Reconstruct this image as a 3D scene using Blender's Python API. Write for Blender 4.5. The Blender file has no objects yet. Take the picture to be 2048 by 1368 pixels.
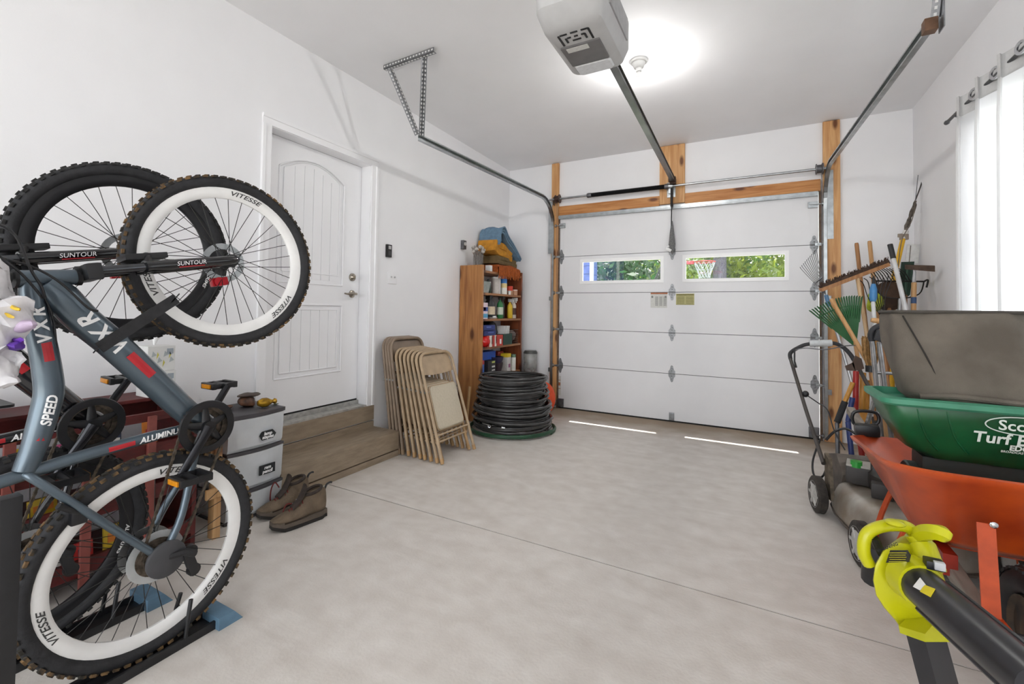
import bpy, bmesh, math, random
from mathutils import Vector as V, Matrix as MX
R = math.radians; PI = math.pi; sin = math.sin; cos = math.cos
random.seed(7)
from mathutils import noise as _noise; _noise.seed_set(5)
sc = bpy.context.scene
COL = sc.collection

# ------------------------------------------------------------------ camera
YAW, PIT, ROL, FPX, CX, CY, HC = 0.4954, 0.0277, 0.0139, 891.2347, 1015.8544, 596.7633, 1.2126
_f = V((-sin(YAW)*cos(PIT), cos(YAW)*cos(PIT), sin(PIT)))
_r = V((cos(YAW), sin(YAW), 0)); _u = _r.cross(_f)
CR = cos(ROL)*_r + sin(ROL)*_u; CU = -sin(ROL)*_r + cos(ROL)*_u
cam = bpy.data.cameras.new('camera'); camo = bpy.data.objects.new('camera', cam); COL.objects.link(camo)
camo.matrix_world = MX(((CR.x, CU.x, -_f.x, 0), (CR.y, CU.y, -_f.y, 0), (CR.z, CU.z, -_f.z, HC), (0, 0, 0, 1)))
cam.sensor_width = 36; cam.lens = FPX/2048*36; cam.clip_start = .02
cam.shift_x = (1024-CX)/2048; cam.shift_y = (CY-684)/2048
sc.camera = camo
def P(u, v, x=None, y=None, z=None, d=None):
    """photo pixel -> point on the plane x=, y= or z=, or at depth d"""
    r = _f + CR*((u-CX)/FPX) - CU*((v-CY)/FPX)
    t = x/r.x if x is not None else y/r.y if y is not None else (z-HC)/r.z if z is not None else d
    return V((0, 0, HC)) + r*t

# ------------------------------------------------------------------ light
w = bpy.data.worlds.new('world'); sc.world = w; w.use_nodes = True
bg = w.node_tree.nodes['Background']; bg.inputs[0].default_value = (.92, .96, 1, 1); bg.inputs[1].default_value = 2.1
sun = bpy.data.lights.new('sun', 'SUN'); sun.energy = 6.0; sun.angle = .009; sun.color = (1, .975, .94)
suno = bpy.data.objects.new('sun', sun); COL.objects.link(suno)
suno.rotation_euler = V((.055, -.535, -1.55)).to_track_quat('-Z', 'Y').to_euler()
sc.view_settings.view_transform = 'Standard'; sc.view_settings.look = 'None'
sc.view_settings.exposure = 1.4; sc.view_settings.gamma = 1; sc.view_settings.use_curve_mapping = False
sc.cycles.max_bounces = 10; sc.cycles.diffuse_bounces = 7; sc.cycles.caustics_reflective = False; sc.cycles.caustics_refractive = False
sc.cycles.sample_clamp_indirect = 4

# ------------------------------------------------------------------ materials
MATS = {}
def mat(name, col, rough=.5, metal=0, var=.08, scale=20, bump=0, bscale=None, col2=None, trans=0, emit=0, spec=.5, stretch=None, coat=0, alpha=1, detail=4, lo=.35, hi=.65):
    """plain procedural material: noise mixes col and col2 (or a darker col), optional bump"""
    if name in MATS: return MATS[name]
    m = bpy.data.materials.new(name); m.use_nodes = True; nt = m.node_tree; b = nt.nodes['Principled BSDF']
    if isinstance(col, str): col = hexc(col)
    if isinstance(col2, str): col2 = hexc(col2)
    c2 = col2 or tuple(c*(1-var*2) for c in col)
    tc = nt.nodes.new('ShaderNodeTexCoord'); nz = nt.nodes.new('ShaderNodeTexNoise'); nz.inputs['Scale'].default_value = scale; nz.inputs['Detail'].default_value = detail
    mp = nt.nodes.new('ShaderNodeMapping'); nt.links.new(tc.outputs['Object'], mp.inputs[0]); nt.links.new(mp.outputs[0], nz.inputs['Vector'])
    if stretch: mp.inputs['Scale'].default_value = stretch
    rp = nt.nodes.new('ShaderNodeValToRGB'); rp.color_ramp.elements[0].position = lo; rp.color_ramp.elements[1].position = hi
    rp.color_ramp.elements[0].color = (*c2, 1); rp.color_ramp.elements[1].color = (*col, 1)
    nt.links.new(nz.outputs[0], rp.inputs[0]); nt.links.new(rp.outputs[0], b.inputs['Base Color'])
    b.inputs['Roughness'].default_value = rough; b.inputs['Metallic'].default_value = metal
    b.inputs['Specular IOR Level'].default_value = spec; b.inputs['Coat Weight'].default_value = coat
    if trans: b.inputs['Transmission Weight'].default_value = trans
    if alpha < 1: b.inputs['Alpha'].default_value = alpha
    if emit: b.inputs['Emission Strength'].default_value = emit; b.inputs['Emission Color'].default_value = (*col, 1)
    if bump:
        n2 = nt.nodes.new('ShaderNodeTexNoise'); n2.inputs['Scale'].default_value = bscale or scale*3; n2.inputs['Detail'].default_value = 5
        nt.links.new(mp.outputs[0], n2.inputs['Vector'])
        bp = nt.nodes.new('ShaderNodeBump'); bp.inputs['Strength'].default_value = bump; bp.inputs['Distance'].default_value = .01
        nt.links.new(n2.outputs[0], bp.inputs['Height']); nt.links.new(bp.outputs[0], b.inputs['Normal'])
    MATS[name] = m
    return m
def hexc(h):
    h = h.lstrip('#'); o = []
    for i in (0, 2, 4):
        c = int(h[i:i+2], 16)/255; o.append(c/12.92 if c <= .04045 else ((c+.055)/1.055)**2.4)
    return tuple(o)
def wood(name, col, dark, axis=2, scale=1, rough=.55, knots=True, bump=.15):
    """straight grain along axis, with knots"""
    if name in MATS: return MATS[name]
    m = bpy.data.materials.new(name); m.use_nodes = True; nt = m.node_tree; b = nt.nodes['Principled BSDF']; L = nt.links.new
    col = hexc(col); dark = hexc(dark)
    tc = nt.nodes.new('ShaderNodeTexCoord'); mp = nt.nodes.new('ShaderNodeMapping'); L(tc.outputs['Object'], mp.inputs[0])
    s = [14*scale]*3; s[axis] = 1.1*scale; mp.inputs['Scale'].default_value = s
    n1 = nt.nodes.new('ShaderNodeTexNoise'); n1.inputs['Scale'].default_value = 2.2; n1.inputs['Detail'].default_value = 6; n1.inputs['Distortion'].default_value = .8; L(mp.outputs[0], n1.inputs['Vector'])
    rp = nt.nodes.new('ShaderNodeValToRGB'); rp.color_ramp.elements[0].position = .3; rp.color_ramp.elements[1].position = .68
    rp.color_ramp.elements[0].color = (*dark, 1); rp.color_ramp.elements[1].color = (*col, 1); L(n1.outputs[0], rp.inputs[0])
    out = rp.outputs[0]
    if knots:
        mk = nt.nodes.new('ShaderNodeMapping'); L(tc.outputs['Object'], mk.inputs[0]); sk = [4.6*scale]*3; sk[axis] = 1.7*scale; mk.inputs['Scale'].default_value = sk
        if axis != 1: mk.inputs['Rotation'].default_value = (PI/2, 0, 0)
        vo = nt.nodes.new('ShaderNodeTexVoronoi'); vo.voronoi_dimensions = '2D'; vo.inputs['Scale'].default_value = 1; L(mk.outputs[0], vo.inputs['Vector'])
        r2 = nt.nodes.new('ShaderNodeValToRGB'); r2.color_ramp.elements[0].position = .055; r2.color_ramp.elements[1].position = .13
        r2.color_ramp.elements[0].color = (.25, .16, .1, 1); r2.color_ramp.elements[1].color = (1, 1, 1, 1); L(vo.outputs['Distance'], r2.inputs[0])
        mx = nt.nodes.new('ShaderNodeMix'); mx.data_type = 'RGBA'; mx.blend_type = 'MULTIPLY'; mx.inputs[0].default_value = 1
        L(out, mx.inputs[6]); L(r2.outputs[0], mx.inputs[7]); out = mx.outputs[2]
    L(out, b.inputs['Base Color']); b.inputs['Roughness'].default_value = rough
    bp = nt.nodes.new('ShaderNodeBump'); bp.inputs['Strength'].default_value = bump; bp.inputs['Distance'].default_value = .005; L(n1.outputs[0], bp.inputs['Height']); L(bp.outputs[0], b.inputs['Normal'])
    MATS[name] = m
    return m

# ------------------------------------------------------------------ mesh helpers
def frame(d, up=V((0, 0, 1))):
    d = d.normalized()
    if abs(d.dot(up)) > .97: up = V((0, 1, 0)) if abs(d.y) < .9 else V((1, 0, 0))
    x = up.cross(d).normalized(); y = d.cross(x)
    return x, y, d
class B:
    def __init__(s): s.bm = bmesh.new()
    def quad(s, *vs): return s.bm.faces.new([v if isinstance(v, bmesh.types.BMVert) else s.bm.verts.new(v) for v in vs])
    def box(s, c, sz, m=None, bev=0, seg=2):
        c = V(c); vs = [s.bm.verts.new(V((x*sz[0]/2, y*sz[1]/2, z*sz[2]/2))) for x in (-1, 1) for y in (-1, 1) for z in (-1, 1)]
        fs = [s.bm.faces.new([vs[i] for i in q]) for q in ((0, 1, 3, 2), (4, 6, 7, 5), (0, 4, 5, 1), (2, 3, 7, 6), (0, 2, 6, 4), (1, 5, 7, 3))]
        if bev:
            es = list({e for f in fs for e in f.edges}); r = bmesh.ops.bevel(s.bm, geom=es, offset=bev, segments=seg, profile=.7, affect='EDGES')
            vs = list({v for f in r['faces'] for v in f.verts} | {v for v in vs if v.is_valid})
        M = MX.Translation(c) @ (m.to_4x4() if m else MX())
        for v in vs: v.co = M @ v.co
        return s
    def bb(s, a, b, bev=0):
        """axis aligned box from corner a to corner b"""
        a = V(a); b = V(b); return s.box((a+b)/2, [abs(q) for q in (b-a)], bev=bev)
    def beam(s, p, q, wx, wy, up=V((0, 0, 1)), bev=0):
        p = V(p); q = V(q); x, y, d = frame(q-p, V(up)); M = MX((x, y, d)).transposed()
        return s.box((p+q)/2, (wx, wy, (q-p).length), M, bev)
    def tube(s, pts, r, n=10, closed=False, caps=True, flat=None, up=None):
        pts = [V(p) for p in pts]; N = len(pts); rs = r if isinstance(r, (list, tuple)) else [r]*N
        T = []
        for i in range(N):
            a = pts[(i-1) % N] if closed or i else pts[0]; b = pts[(i+1) % N] if closed or i < N-1 else pts[-1]; T.append((b-a).normalized() if (b-a).length > 1e-9 else V((0, 0, 1)))
        x, y, _ = frame(T[0], up or V((0, 0, 1))); rings = []
        for i in range(N):
            if i:
                ax = T[i-1].cross(T[i])
                if ax.length > 1e-7:
                    Q = MX.Rotation(T[i-1].angle(T[i]), 3, ax); x = Q @ x; y = Q @ y
            fx, fy = flat or (1, 1)
            rings.append([s.bm.verts.new(pts[i]+rs[i]*(fx*cos(2*PI*k/n)*x+fy*sin(2*PI*k/n)*y)) for k in range(n)])
        for i in range(N if closed else N-1):
            a = rings[i]; b = rings[(i+1) % N]
            for k in range(n): s.bm.faces.new((a[k], a[(k+1) % n], b[(k+1) % n], b[k]))
        if caps and not closed: s.bm.faces.new(rings[0][::-1]); s.bm.faces.new(rings[-1])
        return s
    def cyl(s, p, q, r, n=14, r2=None): return s.tube([p, q], [r, r if r2 is None else r2], n)
    def lathe(s, prof, c=(0, 0, 0), ax=(0, 0, 1), n=24, closed=False, arc=None):
        """prof: (radius, height) along axis ax from c"""
        c = V(c); x, y, d = frame(V(ax)); rings = []
        for r, h in prof:
            if r < 1e-6: rings.append([s.bm.verts.new(c+d*h)])
            else: rings.append([s.bm.verts.new(c+d*h+r*(cos(2*PI*k/n)*x+sin(2*PI*k/n)*y)) for k in range(n)])
        pr = list(zip(rings, rings[1:]+([rings[0]] if closed else [])))
        if not closed: pr = pr[:len(rings)-1]
        for a, b in pr:
            if len(a) == 1 and len(b) == 1: continue
            for k in range(n):
                k2 = (k+1) % n
                if len(a) == 1: s.bm.faces.new((a[0], b[k2], b[k]))
                elif len(b) == 1: s.bm.faces.new((a[k], a[k2], b[0]))
                else: s.bm.faces.new((a[k], a[k2], b[k2], b[k]))
        return s
    def prism(s, poly, o, ex, ey, ez):
        """polygon (list of 2-vectors) in the plane o+ex*a+ey*b, thickened by vector ez"""
        o, ex, ey, ez = V(o), V(ex), V(ey), V(ez)
        a = [s.bm.verts.new(o+ex*p[0]+ey*p[1]) for p in poly]; b = [s.bm.verts.new(o+ex*p[0]+ey*p[1]+ez) for p in poly]
        s.bm.faces.new(a[::-1]); s.bm.faces.new(b); n = len(a)
        for k in range(n): s.bm.faces.new((a[k], a[(k+1) % n], b[(k+1) % n], b[k]))
        return s
    def loft(s, rings, caps=True, closed=True):
        rs = [[s.bm.verts.new(V(p)) for p in r] for r in rings]; n = len(rs[0])
        for a, b in zip(rs, rs[1:]):
            for k in range(n if closed else n-1): s.bm.faces.new((a[k], a[(k+1) % n], b[(k+1) % n], b[k]))
        if caps and closed: s.bm.faces.new(rs[0][::-1]); s.bm.faces.new(rs[-1])
        return s
    def ell(s, c, r, n=16, m=None):
        if not isinstance(r, (list, tuple)): r = (r, r, r)
        M = MX.Translation(V(c)) @ (m.to_4x4() if m else MX()) @ MX.Diagonal((*r, 1))
        bmesh.ops.create_uvsphere(s.bm, u_segments=n, v_segments=max(6, n*2//3), radius=1, matrix=M); return s
    def disp(s, amp, f, seed=0):
        from mathutils import noise
        for v in s.bm.verts: v.co += amp*noise.noise_vector(v.co*f+V((seed*7.3, seed*3.1, seed)))
        return s
    def xf(s, M): s.bm.transform(M); return s
ROOT = {}
def link(o, parent): COL.objects.link(o); o.parent = parent
def obj(name, b, m, parent=None, smooth=True, angle=40, label=None, cat=None, group=None, kind=None, sub=0):
    bm = b.bm
    bmesh.ops.recalc_face_normals(bm, faces=bm.faces)
    me = bpy.data.meshes.new(name); o = bpy.data.objects.new(name, me)
    if parent is None:
        if kind != 'structure':
            xs = [v.co for v in bm.verts]; lo = V([min(c[i] for c in xs) for i in range(3)]); hi = V([max(c[i] for c in xs) for i in range(3)])
            loc = V(((lo.x+hi.x)/2, (lo.y+hi.y)/2, lo.z)); o.location = loc; bm.transform(MX.Translation(-loc)); ROOT[o.name] = MX.Translation(loc)
        else: ROOT[o.name] = MX()
    else:
        M = ROOT[parent.name]; bm.transform(M.inverted()); ROOT[o.name] = M
    for f in bm.faces: f.smooth = smooth
    if smooth:
        ca = cos(R(angle))
        for e in bm.edges:
            if len(e.link_faces) == 2: e.smooth = e.link_faces[0].normal.dot(e.link_faces[1].normal) > ca
    bm.to_mesh(me); bm.free()
    for q in (m if isinstance(m, list) else [m]): me.materials.append(q)
    link(o, parent)
    if sub: md = o.modifiers.new('sub', 'SUBSURF'); md.levels = md.render_levels = sub
    tag(o, label, cat, group, kind)
    return o
def tag(o, label=None, cat=None, group=None, kind=None):
    if label: o['label'] = label
    if cat: o['category'] = cat
    if group: o['group'] = group
    if kind: o['kind'] = kind
    return o
def thing(name, label, cat, loc=(0, 0, 0), rz=0, group=None, kind=None):
    o = bpy.data.objects.new(name, None); o.empty_display_size = .05; COL.objects.link(o)
    o.location = loc; o.rotation_euler = (0, 0, rz); ROOT[o.name] = MX.Translation(V(loc)) @ MX.Rotation(rz, 4, 'Z')
    return tag(o, label, cat, group, kind)
def copytree(o, parent=None):
    c = o.copy(); COL.objects.link(c)
    if parent is not None: c.parent = parent
    for ch in [x for x in o.children]: copytree(ch, c)
    return c
def text(b, s, size, M, depth=.0006, bend=None, italic=0, bold=0):
    """flat lettering, real geometry; M places the xy text plane; bend maps (x,y,z)->V"""
    cu = bpy.data.curves.new('t', 'FONT'); cu.body = s; cu.size = size; cu.align_x = 'CENTER'; cu.align_y = 'CENTER'; cu.shear = italic; cu.offset = bold; cu.resolution_u = 3
    o = bpy.data.objects.new('t', cu); COL.objects.link(o); dg = bpy.context.evaluated_depsgraph_get(); me = bpy.data.meshes.new_from_object(o.evaluated_get(dg))
    bpy.data.objects.remove(o); bpy.data.curves.remove(cu)
    t = bmesh.new(); t.from_mesh(me); bpy.data.meshes.remove(me)
    if bend:
        bmesh.ops.subdivide_edges(t, edges=[e for e in t.edges if e.calc_length() > size*.25], cuts=2)
        for v in t.verts: v.co = bend(v.co)
    else: t.transform(M)
    mp = {v: b.bm.verts.new(v.co) for v in t.verts}
    for f in t.faces:
        try: b.bm.faces.new([mp[v] for v in f.verts])
        except ValueError: pass
    t.free()
    return b
def bez(pts, n=8, closed=False):
    """Catmull-Rom through points"""
    pts = [V(p) for p in pts]; out = []; N = len(pts)
    for i in range(N if closed else N-1):
        g = (lambda k: pts[k % N]) if closed else (lambda k: pts[max(0, min(N-1, k))])
        a, b_, c, d = g(i-1), g(i), g(i+1), g(i+2)
        for k in range(n):
            t = k/n; out.append(.5*((2*b_)+(c-a)*t+(2*a-5*b_+4*c-d)*t*t+(3*b_-a-3*c+d)*t**3))
    if not closed: out.append(pts[-1])
    return out
# shared materials
WHITEP = mat('white_wall_paint', '#ebebed', .7, var=.012, scale=3, bump=.04, bscale=160)
TRIM = mat('white_trim_paint', '#ececee', .4, var=.01, scale=4)
STEEL = mat('galvanised_steel', '#b4b8ba', .32, 1, var=.12, scale=18)
DSTEEL = mat('dull_grey_steel', '#77777a', .5, .8, var=.15, scale=25)
BLACK = mat('black_plastic', '#17171a', .42, var=.15, scale=30)
RUBBER = mat('black_rubber', '#242427', .75, var=.2, scale=40, bump=.15)
CHROME = mat('chrome', '#d5d7da', .14, 1, var=.03)
# ================================================================== the room
XL, XR, YB, H, YF = -2.856, 1.3215, 5.289, 3.112, -2.6
def struct(name, b, m, parent=None, label=None, **k): return obj(name, b, m, parent, kind='structure' if parent is None else None, label=label, **k)
T = .14
CONC = mat('concrete_floor', '#d2cdc7', .62, var=.1, scale=9, bump=.14, bscale=90, col2='#c3bcb5', detail=12, lo=.25, hi=.75)
nt = CONC.node_tree; _b = nt.nodes['Principled BSDF']   # wide trowel sweeps and pale cement stains over the base mottling
_tc = nt.nodes.new('ShaderNodeTexCoord'); _mp = nt.nodes.new('ShaderNodeMapping'); _mp.inputs['Scale'].default_value = (.9, 2.6, 1); _mp.inputs['Rotation'].default_value = (0, 0, .5)
_n = nt.nodes.new('ShaderNodeTexNoise'); _n.inputs['Scale'].default_value = 1.7; _n.inputs['Detail'].default_value = 10; _n.inputs['Distortion'].default_value = 2.2
_r = nt.nodes.new('ShaderNodeValToRGB'); _r.color_ramp.elements[0].position = .38; _r.color_ramp.elements[1].position = .62; _r.color_ramp.elements[0].color = (.93, .92, .91, 1); _r.color_ramp.elements[1].color = (1.0, 1.0, 1.0, 1)
_m = nt.nodes.new('ShaderNodeMix'); _m.data_type = 'RGBA'; _m.blend_type = 'MULTIPLY'; _m.inputs[0].default_value = 1
nt.links.new(_tc.outputs['Object'], _mp.inputs[0]); nt.links.new(_mp.outputs[0], _n.inputs['Vector']); nt.links.new(_n.outputs[0], _r.inputs[0])
nt.links.new([n for n in nt.nodes if n.type == 'VALTORGB' and n != _r][0].outputs[0], _m.inputs[6]); nt.links.new(_r.outputs[0], _m.inputs[7]); # tracked-in dirt along the garage door
_sx = nt.nodes.new('ShaderNodeSeparateXYZ'); nt.links.new(_tc.outputs['Object'], _sx.inputs[0]); _n2 = nt.nodes.new('ShaderNodeTexNoise'); _n2.inputs['Scale'].default_value = 3.5; _n2.inputs['Detail'].default_value = 8
nt.links.new(_tc.outputs['Object'], _n2.inputs['Vector']); _ma = nt.nodes.new('ShaderNodeMath'); _ma.operation = 'MULTIPLY_ADD'; _ma.inputs[1].default_value = .7; nt.links.new(_n2.outputs[0], _ma.inputs[0]); nt.links.new(_sx.outputs[1], _ma.inputs[2])
_rg = nt.nodes.new('ShaderNodeMapRange'); _rg.inputs[1].default_value = 4.85; _rg.inputs[2].default_value = 5.45; nt.links.new(_ma.outputs[0], _rg.inputs[0])
_m2 = nt.nodes.new('ShaderNodeMix'); _m2.data_type = 'RGBA'; _m2.inputs[7].default_value = (*hexc('#94836f'), 1); nt.links.new(_rg.outputs[0], _m2.inputs[0]); nt.links.new(_m.outputs[2], _m2.inputs[6]); nt.links.new(_m2.outputs[2], _b.inputs['Base Color'])

# floor: two poured slabs with a cut joint between them
YJ = 2.1526; g = .004
b = B().bb((XL-.3, YF, -.15), (XR+.3, YB+.2, -.008))
for y0, y1 in ((YF, YJ-g), (YJ+g, YB+.2)): b.bb((XL-.3, y0, -.0085), (XR+.3, y1, 0))
fl_ = struct('floor', b, CONC, smooth=False, label='pale trowelled concrete garage floor with a cut joint')
obj('joint_dirt', B().bb((XL, YJ-g-.001, -.009), (XR, YJ+g+.001, -.0035)), mat('joint_dirt', '#4d4640', .95, var=.2), fl_, smooth=False)
b = B().bb((XL-.3, YF, H), (XR+.3, YB+.2, H+.12)); struct('ceiling', b, WHITEP, smooth=False, label='smooth white painted garage ceiling')
# left wall with the house-door opening
DY0, DY1, DZ0, DZ1 = 1.862, 2.785, .388, 2.452
b = B().bb((XL-T, YF, 0), (XL, DY0, H)).bb((XL-T, DY1, 0), (XL, YB+.2, H)).bb((XL-T, DY0, DZ1), (XL, DY1, H)).bb((XL-T, DY0, 0), (XL, DY1, DZ0-.03))
struct('wall_left', b, WHITEP, smooth=False, label='white painted wall with the entry door to the house')
# right wall with the window opening behind the curtain
WY0, WY1, WZ0, WZ1 = 2.3, 3.88, .85, 2.46
b = B().bb((XR, YF, 0), (XR+T, WY0, H)).bb((XR, WY1, 0), (XR+T, YB+.2, H)).bb((XR, WY0, WZ1), (XR+T, WY1, H)).bb((XR, WY0, 0), (XR+T, WY1, WZ0))
struct('wall_right', b, WHITEP, smooth=False, label='white painted wall with the curtained window')
# back wall with the garage door opening
GX0, GX1, GZ = -2.13, .609, 2.437
b = B().bb((XL, YB, 0), (GX0, YB+.05, H)).bb((GX1, YB, 0), (XR, YB+.05, H)).bb((GX0, YB, GZ), (GX1, YB+.05, H))
struct('wall_back', b, WHITEP, smooth=False, label='white painted wall around the garage door')
# unseen wall behind the camera, its open vehicle doorway added to let daylight in
b = B().bb((XL, YF-T, 0), (XL+.2, YF, H)).bb((XR-.2, YF-T, 0), (XR, YF, H)).bb((XL, YF-T, 2.95), (XR, YF, H))
struct('wall_rear', b, WHITEP, smooth=False, label='unseen white wall with a doorway added to let daylight in')
# window_1: frame, sash bars and glass
w1 = obj('window_1', B().bb((XR+.03, WY0, WZ0), (XR+.11, WY0+.05, WZ1)).bb((XR+.03, WY1-.05, WZ0), (XR+.11, WY1, WZ1)).bb((XR+.03, WY0, WZ0), (XR+.11, WY1, WZ0+.05)).bb((XR+.03, WY0, WZ1-.05), (XR+.11, WY1, WZ1)).bb((XR+.05, WY0, 1.64), (XR+.09, WY1, 1.69)), TRIM, kind='structure', smooth=False, label='white window behind the curtain')
GLASS = mat('window_glass', (1, 1, 1), .02, var=0, trans=1, alpha=.12)
obj('pane', B().bb((XR+.068, WY0+.05, WZ0+.05), (XR+.072, WY1-.05, 1.64)), GLASS, w1, smooth=False); obj('pane', B().bb((XR+.068, WY0+.05, 1.69), (XR+.072, WY1-.05, WZ1-.05)), GLASS, w1, smooth=False)

# ------------------------------------------------------------------ house door: door_1
XS = -2.962                                                 # face of the slab
d1 = obj('door_1', B().bb((XS-.04, DY0+.012, .445), (XS-.008, DY1-.012, 2.44)), TRIM, kind='structure', smooth=False, label='white two-panel arch-top door to the house')
SY0, SY1 = DY0+.012, DY1-.012; PY0, PY1 = 2.005, 2.59; cyc = (PY0+PY1)/2
def arch(y): return 2.235+.105*(1-((y-cyc)/((PY1-PY0)/2))**2)
ex, ey, ez = V((0, 1, 0)), V((0, 0, 1)), V((.008, 0, 0)); o0 = V((XS-.008, 0, 0))
b = B()
b.prism([(SY0, .445), (PY0, .445), (PY0, 2.44), (SY0, 2.44)], o0, ex, ey, ez).prism([(PY1, .445), (SY1, .445), (SY1, 2.44), (PY1, 2.44)], o0, ex, ey, ez)
b.prism([(PY0, .445), (PY1, .445), (PY1, .70), (PY0, .70)], o0, ex, ey, ez).prism([(PY0, 1.238), (PY1, 1.238), (PY1, 1.399), (PY0, 1.399)], o0, ex, ey, ez)
ys = [PY0+(PY1-PY0)*k/16 for k in range(17)]
b.prism([(y, arch(y)) for y in ys]+[(PY1, 2.44), (PY0, 2.44)], o0, ex, ey, ez)
obj('stiles', b, TRIM, d1, smooth=False)
for pts in ([(PY0, .70), (PY1, .70), (PY1, 1.238), (PY0, 1.238)], [(PY0, 1.399), (PY1, 1.399)]+[(y, arch(y)) for y in ys[::-1]]):
    c = [V((XS+.0005, p[0], p[1])) for p in pts]; n = len(c); b = B()
    for i in range(n): b.tube([c[i], c[(i+1) % n]], .007, 8)
    cm = V((XS, cyc, sum(p[1] for p in pts)/n))
    ins = [cm+V((0, (q-cm).y*.86, (q-cm).z*(.86 if n == 4 else .9))) for q in c]
    for i in range(n): b.tube([ins[i]-V((.003, 0, 0)), ins[(i+1) % n]-V((.003, 0, 0))], .005, 8)
    obj('moulding', b, TRIM, d1)
    for k in range(6):
        m0 = PY0+.045; wd = (PY1-PY0-.09)/6; y0 = m0+k*wd+.0025; y1 = m0+(k+1)*wd-.0025
        lo = .735 if n == 4 else 1.434; hi = 1.2 if n == 4 else min(arch(y0), arch(y1))-.042
        obj('panel_board', B().bb((XS-.008, y0, lo), (XS-.004, y1, hi)), TRIM, d1, smooth=False)
# jamb, casing, sill
b = B()
for y0, y1 in ((DY0-.0, DY0+.010), (DY1-.010, DY1)): b.bb((XL-T, y0, DZ0), (XL+.001, y1, DZ1))
b.bb((XL-T, DY0, DZ1-.010), (XL+.001, DY1, DZ1)); obj('jamb', b, TRIM, d1, smooth=False)
b = B().bb((XS+.002, DY0+.010, .43), (XS+.02, DY0+.022, 2.445)).bb((XS+.002, DY1-.022, .43), (XS+.02, DY1-.010, 2.445)); b.xf(MX.Translation((.0, 0, 0)))
obj('weather_strip', B().bb((XS-.012, DY1-.020, .43), (XS-.002, DY1-.010, 2.443)).bb((XS-.012, DY0+.01, 2.432), (XS-.002, DY1-.010, 2.443)).bb((XS-.03, DY0+.01, .432), (XS-.004, DY1-.010, .446)), mat('dark_weather_strip', '#1c1b1a', .8), d1, smooth=False)
def casing(poly, o, ex, ey, ez): obj('casing', B().prism(poly, o, ex, ey, ez), TRIM, d1, smooth=False)
cp = [(0, 0), (0, .021), (.020, .021), (.024, .014), (.066, .012), (.068, 0)]
casing(cp, (XL+.0003, 1.798, DZ0), (0, 1, 0), (1, 0, 0), (0, 0, DZ1-.004-DZ0)); casing(cp, (XL+.0003, 2.849, DZ0), (0, -1, 0), (1, 0, 0), (0, 0, DZ1-.004-DZ0)); casing(cp, (XL+.0003, 1.798, DZ1+.0605), (0, 0, -1), (1, 0, 0), (0, 1.051, 0))
SILL = mat('aluminium_sill', '#b9b8b4', .5, .3, var=.15, scale=30)
obj('sill', B().bb((XS-.04, DY0, DZ0-.03), (XL+.004, DY1, DZ0+.012)).bb((XS-.03, DY0+.01, DZ0+.01), (XS+.02, DY1-.01, .432)), SILL, d1, smooth=False)
NICK = mat('satin_nickel', '#a79f93', .25, 1, var=.05)
b = B().lathe([(0, .03), (.014, .03), (.016, .026), (.024, .014), (.032, .012), (.033, 0)], (XS, 2.692, 1.478), (1, 0, 0), 24); b.box((XS+.036, 2.692, 1.478), (.012, .008, .026), bev=.002); obj('deadbolt', b, NICK, d1)
b = B().lathe([(0, .012), (.026, .011), (.032, .006), (.033, 0)], (XS, 2.694, 1.336), (1, 0, 0), 24).cyl((XS+.01, 2.694, 1.336), (XS+.05, 2.694, 1.336), .011)
b.tube(bez([(XS+.05, 2.70, 1.336), (XS+.055, 2.66, 1.338), (XS+.054, 2.61, 1.333), (XS+.05, 2.575, 1.336)], 5), [.011]*6+[.009]*6+[.007]*4, 10); obj('lever_handle', b, NICK, d1)

# ------------------------------------------------------------------ brown wooden steps
STW = mat('brown_stained_step', '#988874', .6, var=.16, scale=7, bump=.25, bscale=40, col2='#857664', stretch=(5, 1, 5))
st = thing('entry_steps', 'brown stained wooden steps below the white house door', 'steps', (-2.7, 2.33, 0))
TX, TZ, TY0, TY1 = -2.557, .203, 1.80, 2.862
obj('riser_board', B().bb((XL+.001, TY0, .264), (XL+.02, 2.853, DZ0-.002), .0015), STW, st, smooth=False)
obj('riser_board', B().bb((XL+.001, TY0, TZ), (XL+.02, 2.853, .255), .0015), STW, st, smooth=False)
obj('tread', B().bb((XL+.001, TY0, TZ-.036), (TX, TY1, TZ), .002), STW, st, smooth=False)
obj('riser_board', B().bb((TX-.03, TY0, .056), (TX-.002, TY1-.001, TZ-.0365), .0015), STW, st, smooth=False)
obj('riser_board', B().bb((TX-.03, TY0, 0), (TX-.002, TY1-.001, .047), .0015), STW, st, smooth=False)
obj('end_board', B().bb((XL+.001, TY1-.03, 0), (TX-.031, TY1-.002, TZ-.0365), .0015), STW, st, smooth=False)

# ------------------------------------------------------------------ raw timber around the garage door
FIRV = wood('raw_fir_upright', '#d6a873', '#b9814c', 2); FIRH = wood('raw_fir_header', '#c98f55', '#a5672f', 0)
for i, (x0, x1, z0, z1, m, lb) in enumerate([(-2.222, -2.128, .10, 3.105, FIRV, 'raw fir upright left of the garage door'), (.642, .778, .0, 3.105, FIRV, 'raw fir upright right of the garage door'),
        (-.893, -.624, 2.445, 3.108, FIRV, 'wide raw fir board carrying the torsion spring bracket'), (-2.12, -.895, 2.43, 2.545, FIRH, 'raw fir header strip left of the centre board'), (-.622, .62, 2.43, 2.545, FIRH, 'raw fir header strip right of the centre board')]):
    struct('trim_%d' % (i+1), B().bb((x0, YB-.036, z0), (x1, YB-.0005, z1), .002), m, smooth=False, label=lb)
DOORST = mat('brown_stop_moulding', '#6b5442', .6, var=.2, scale=30)
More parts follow.
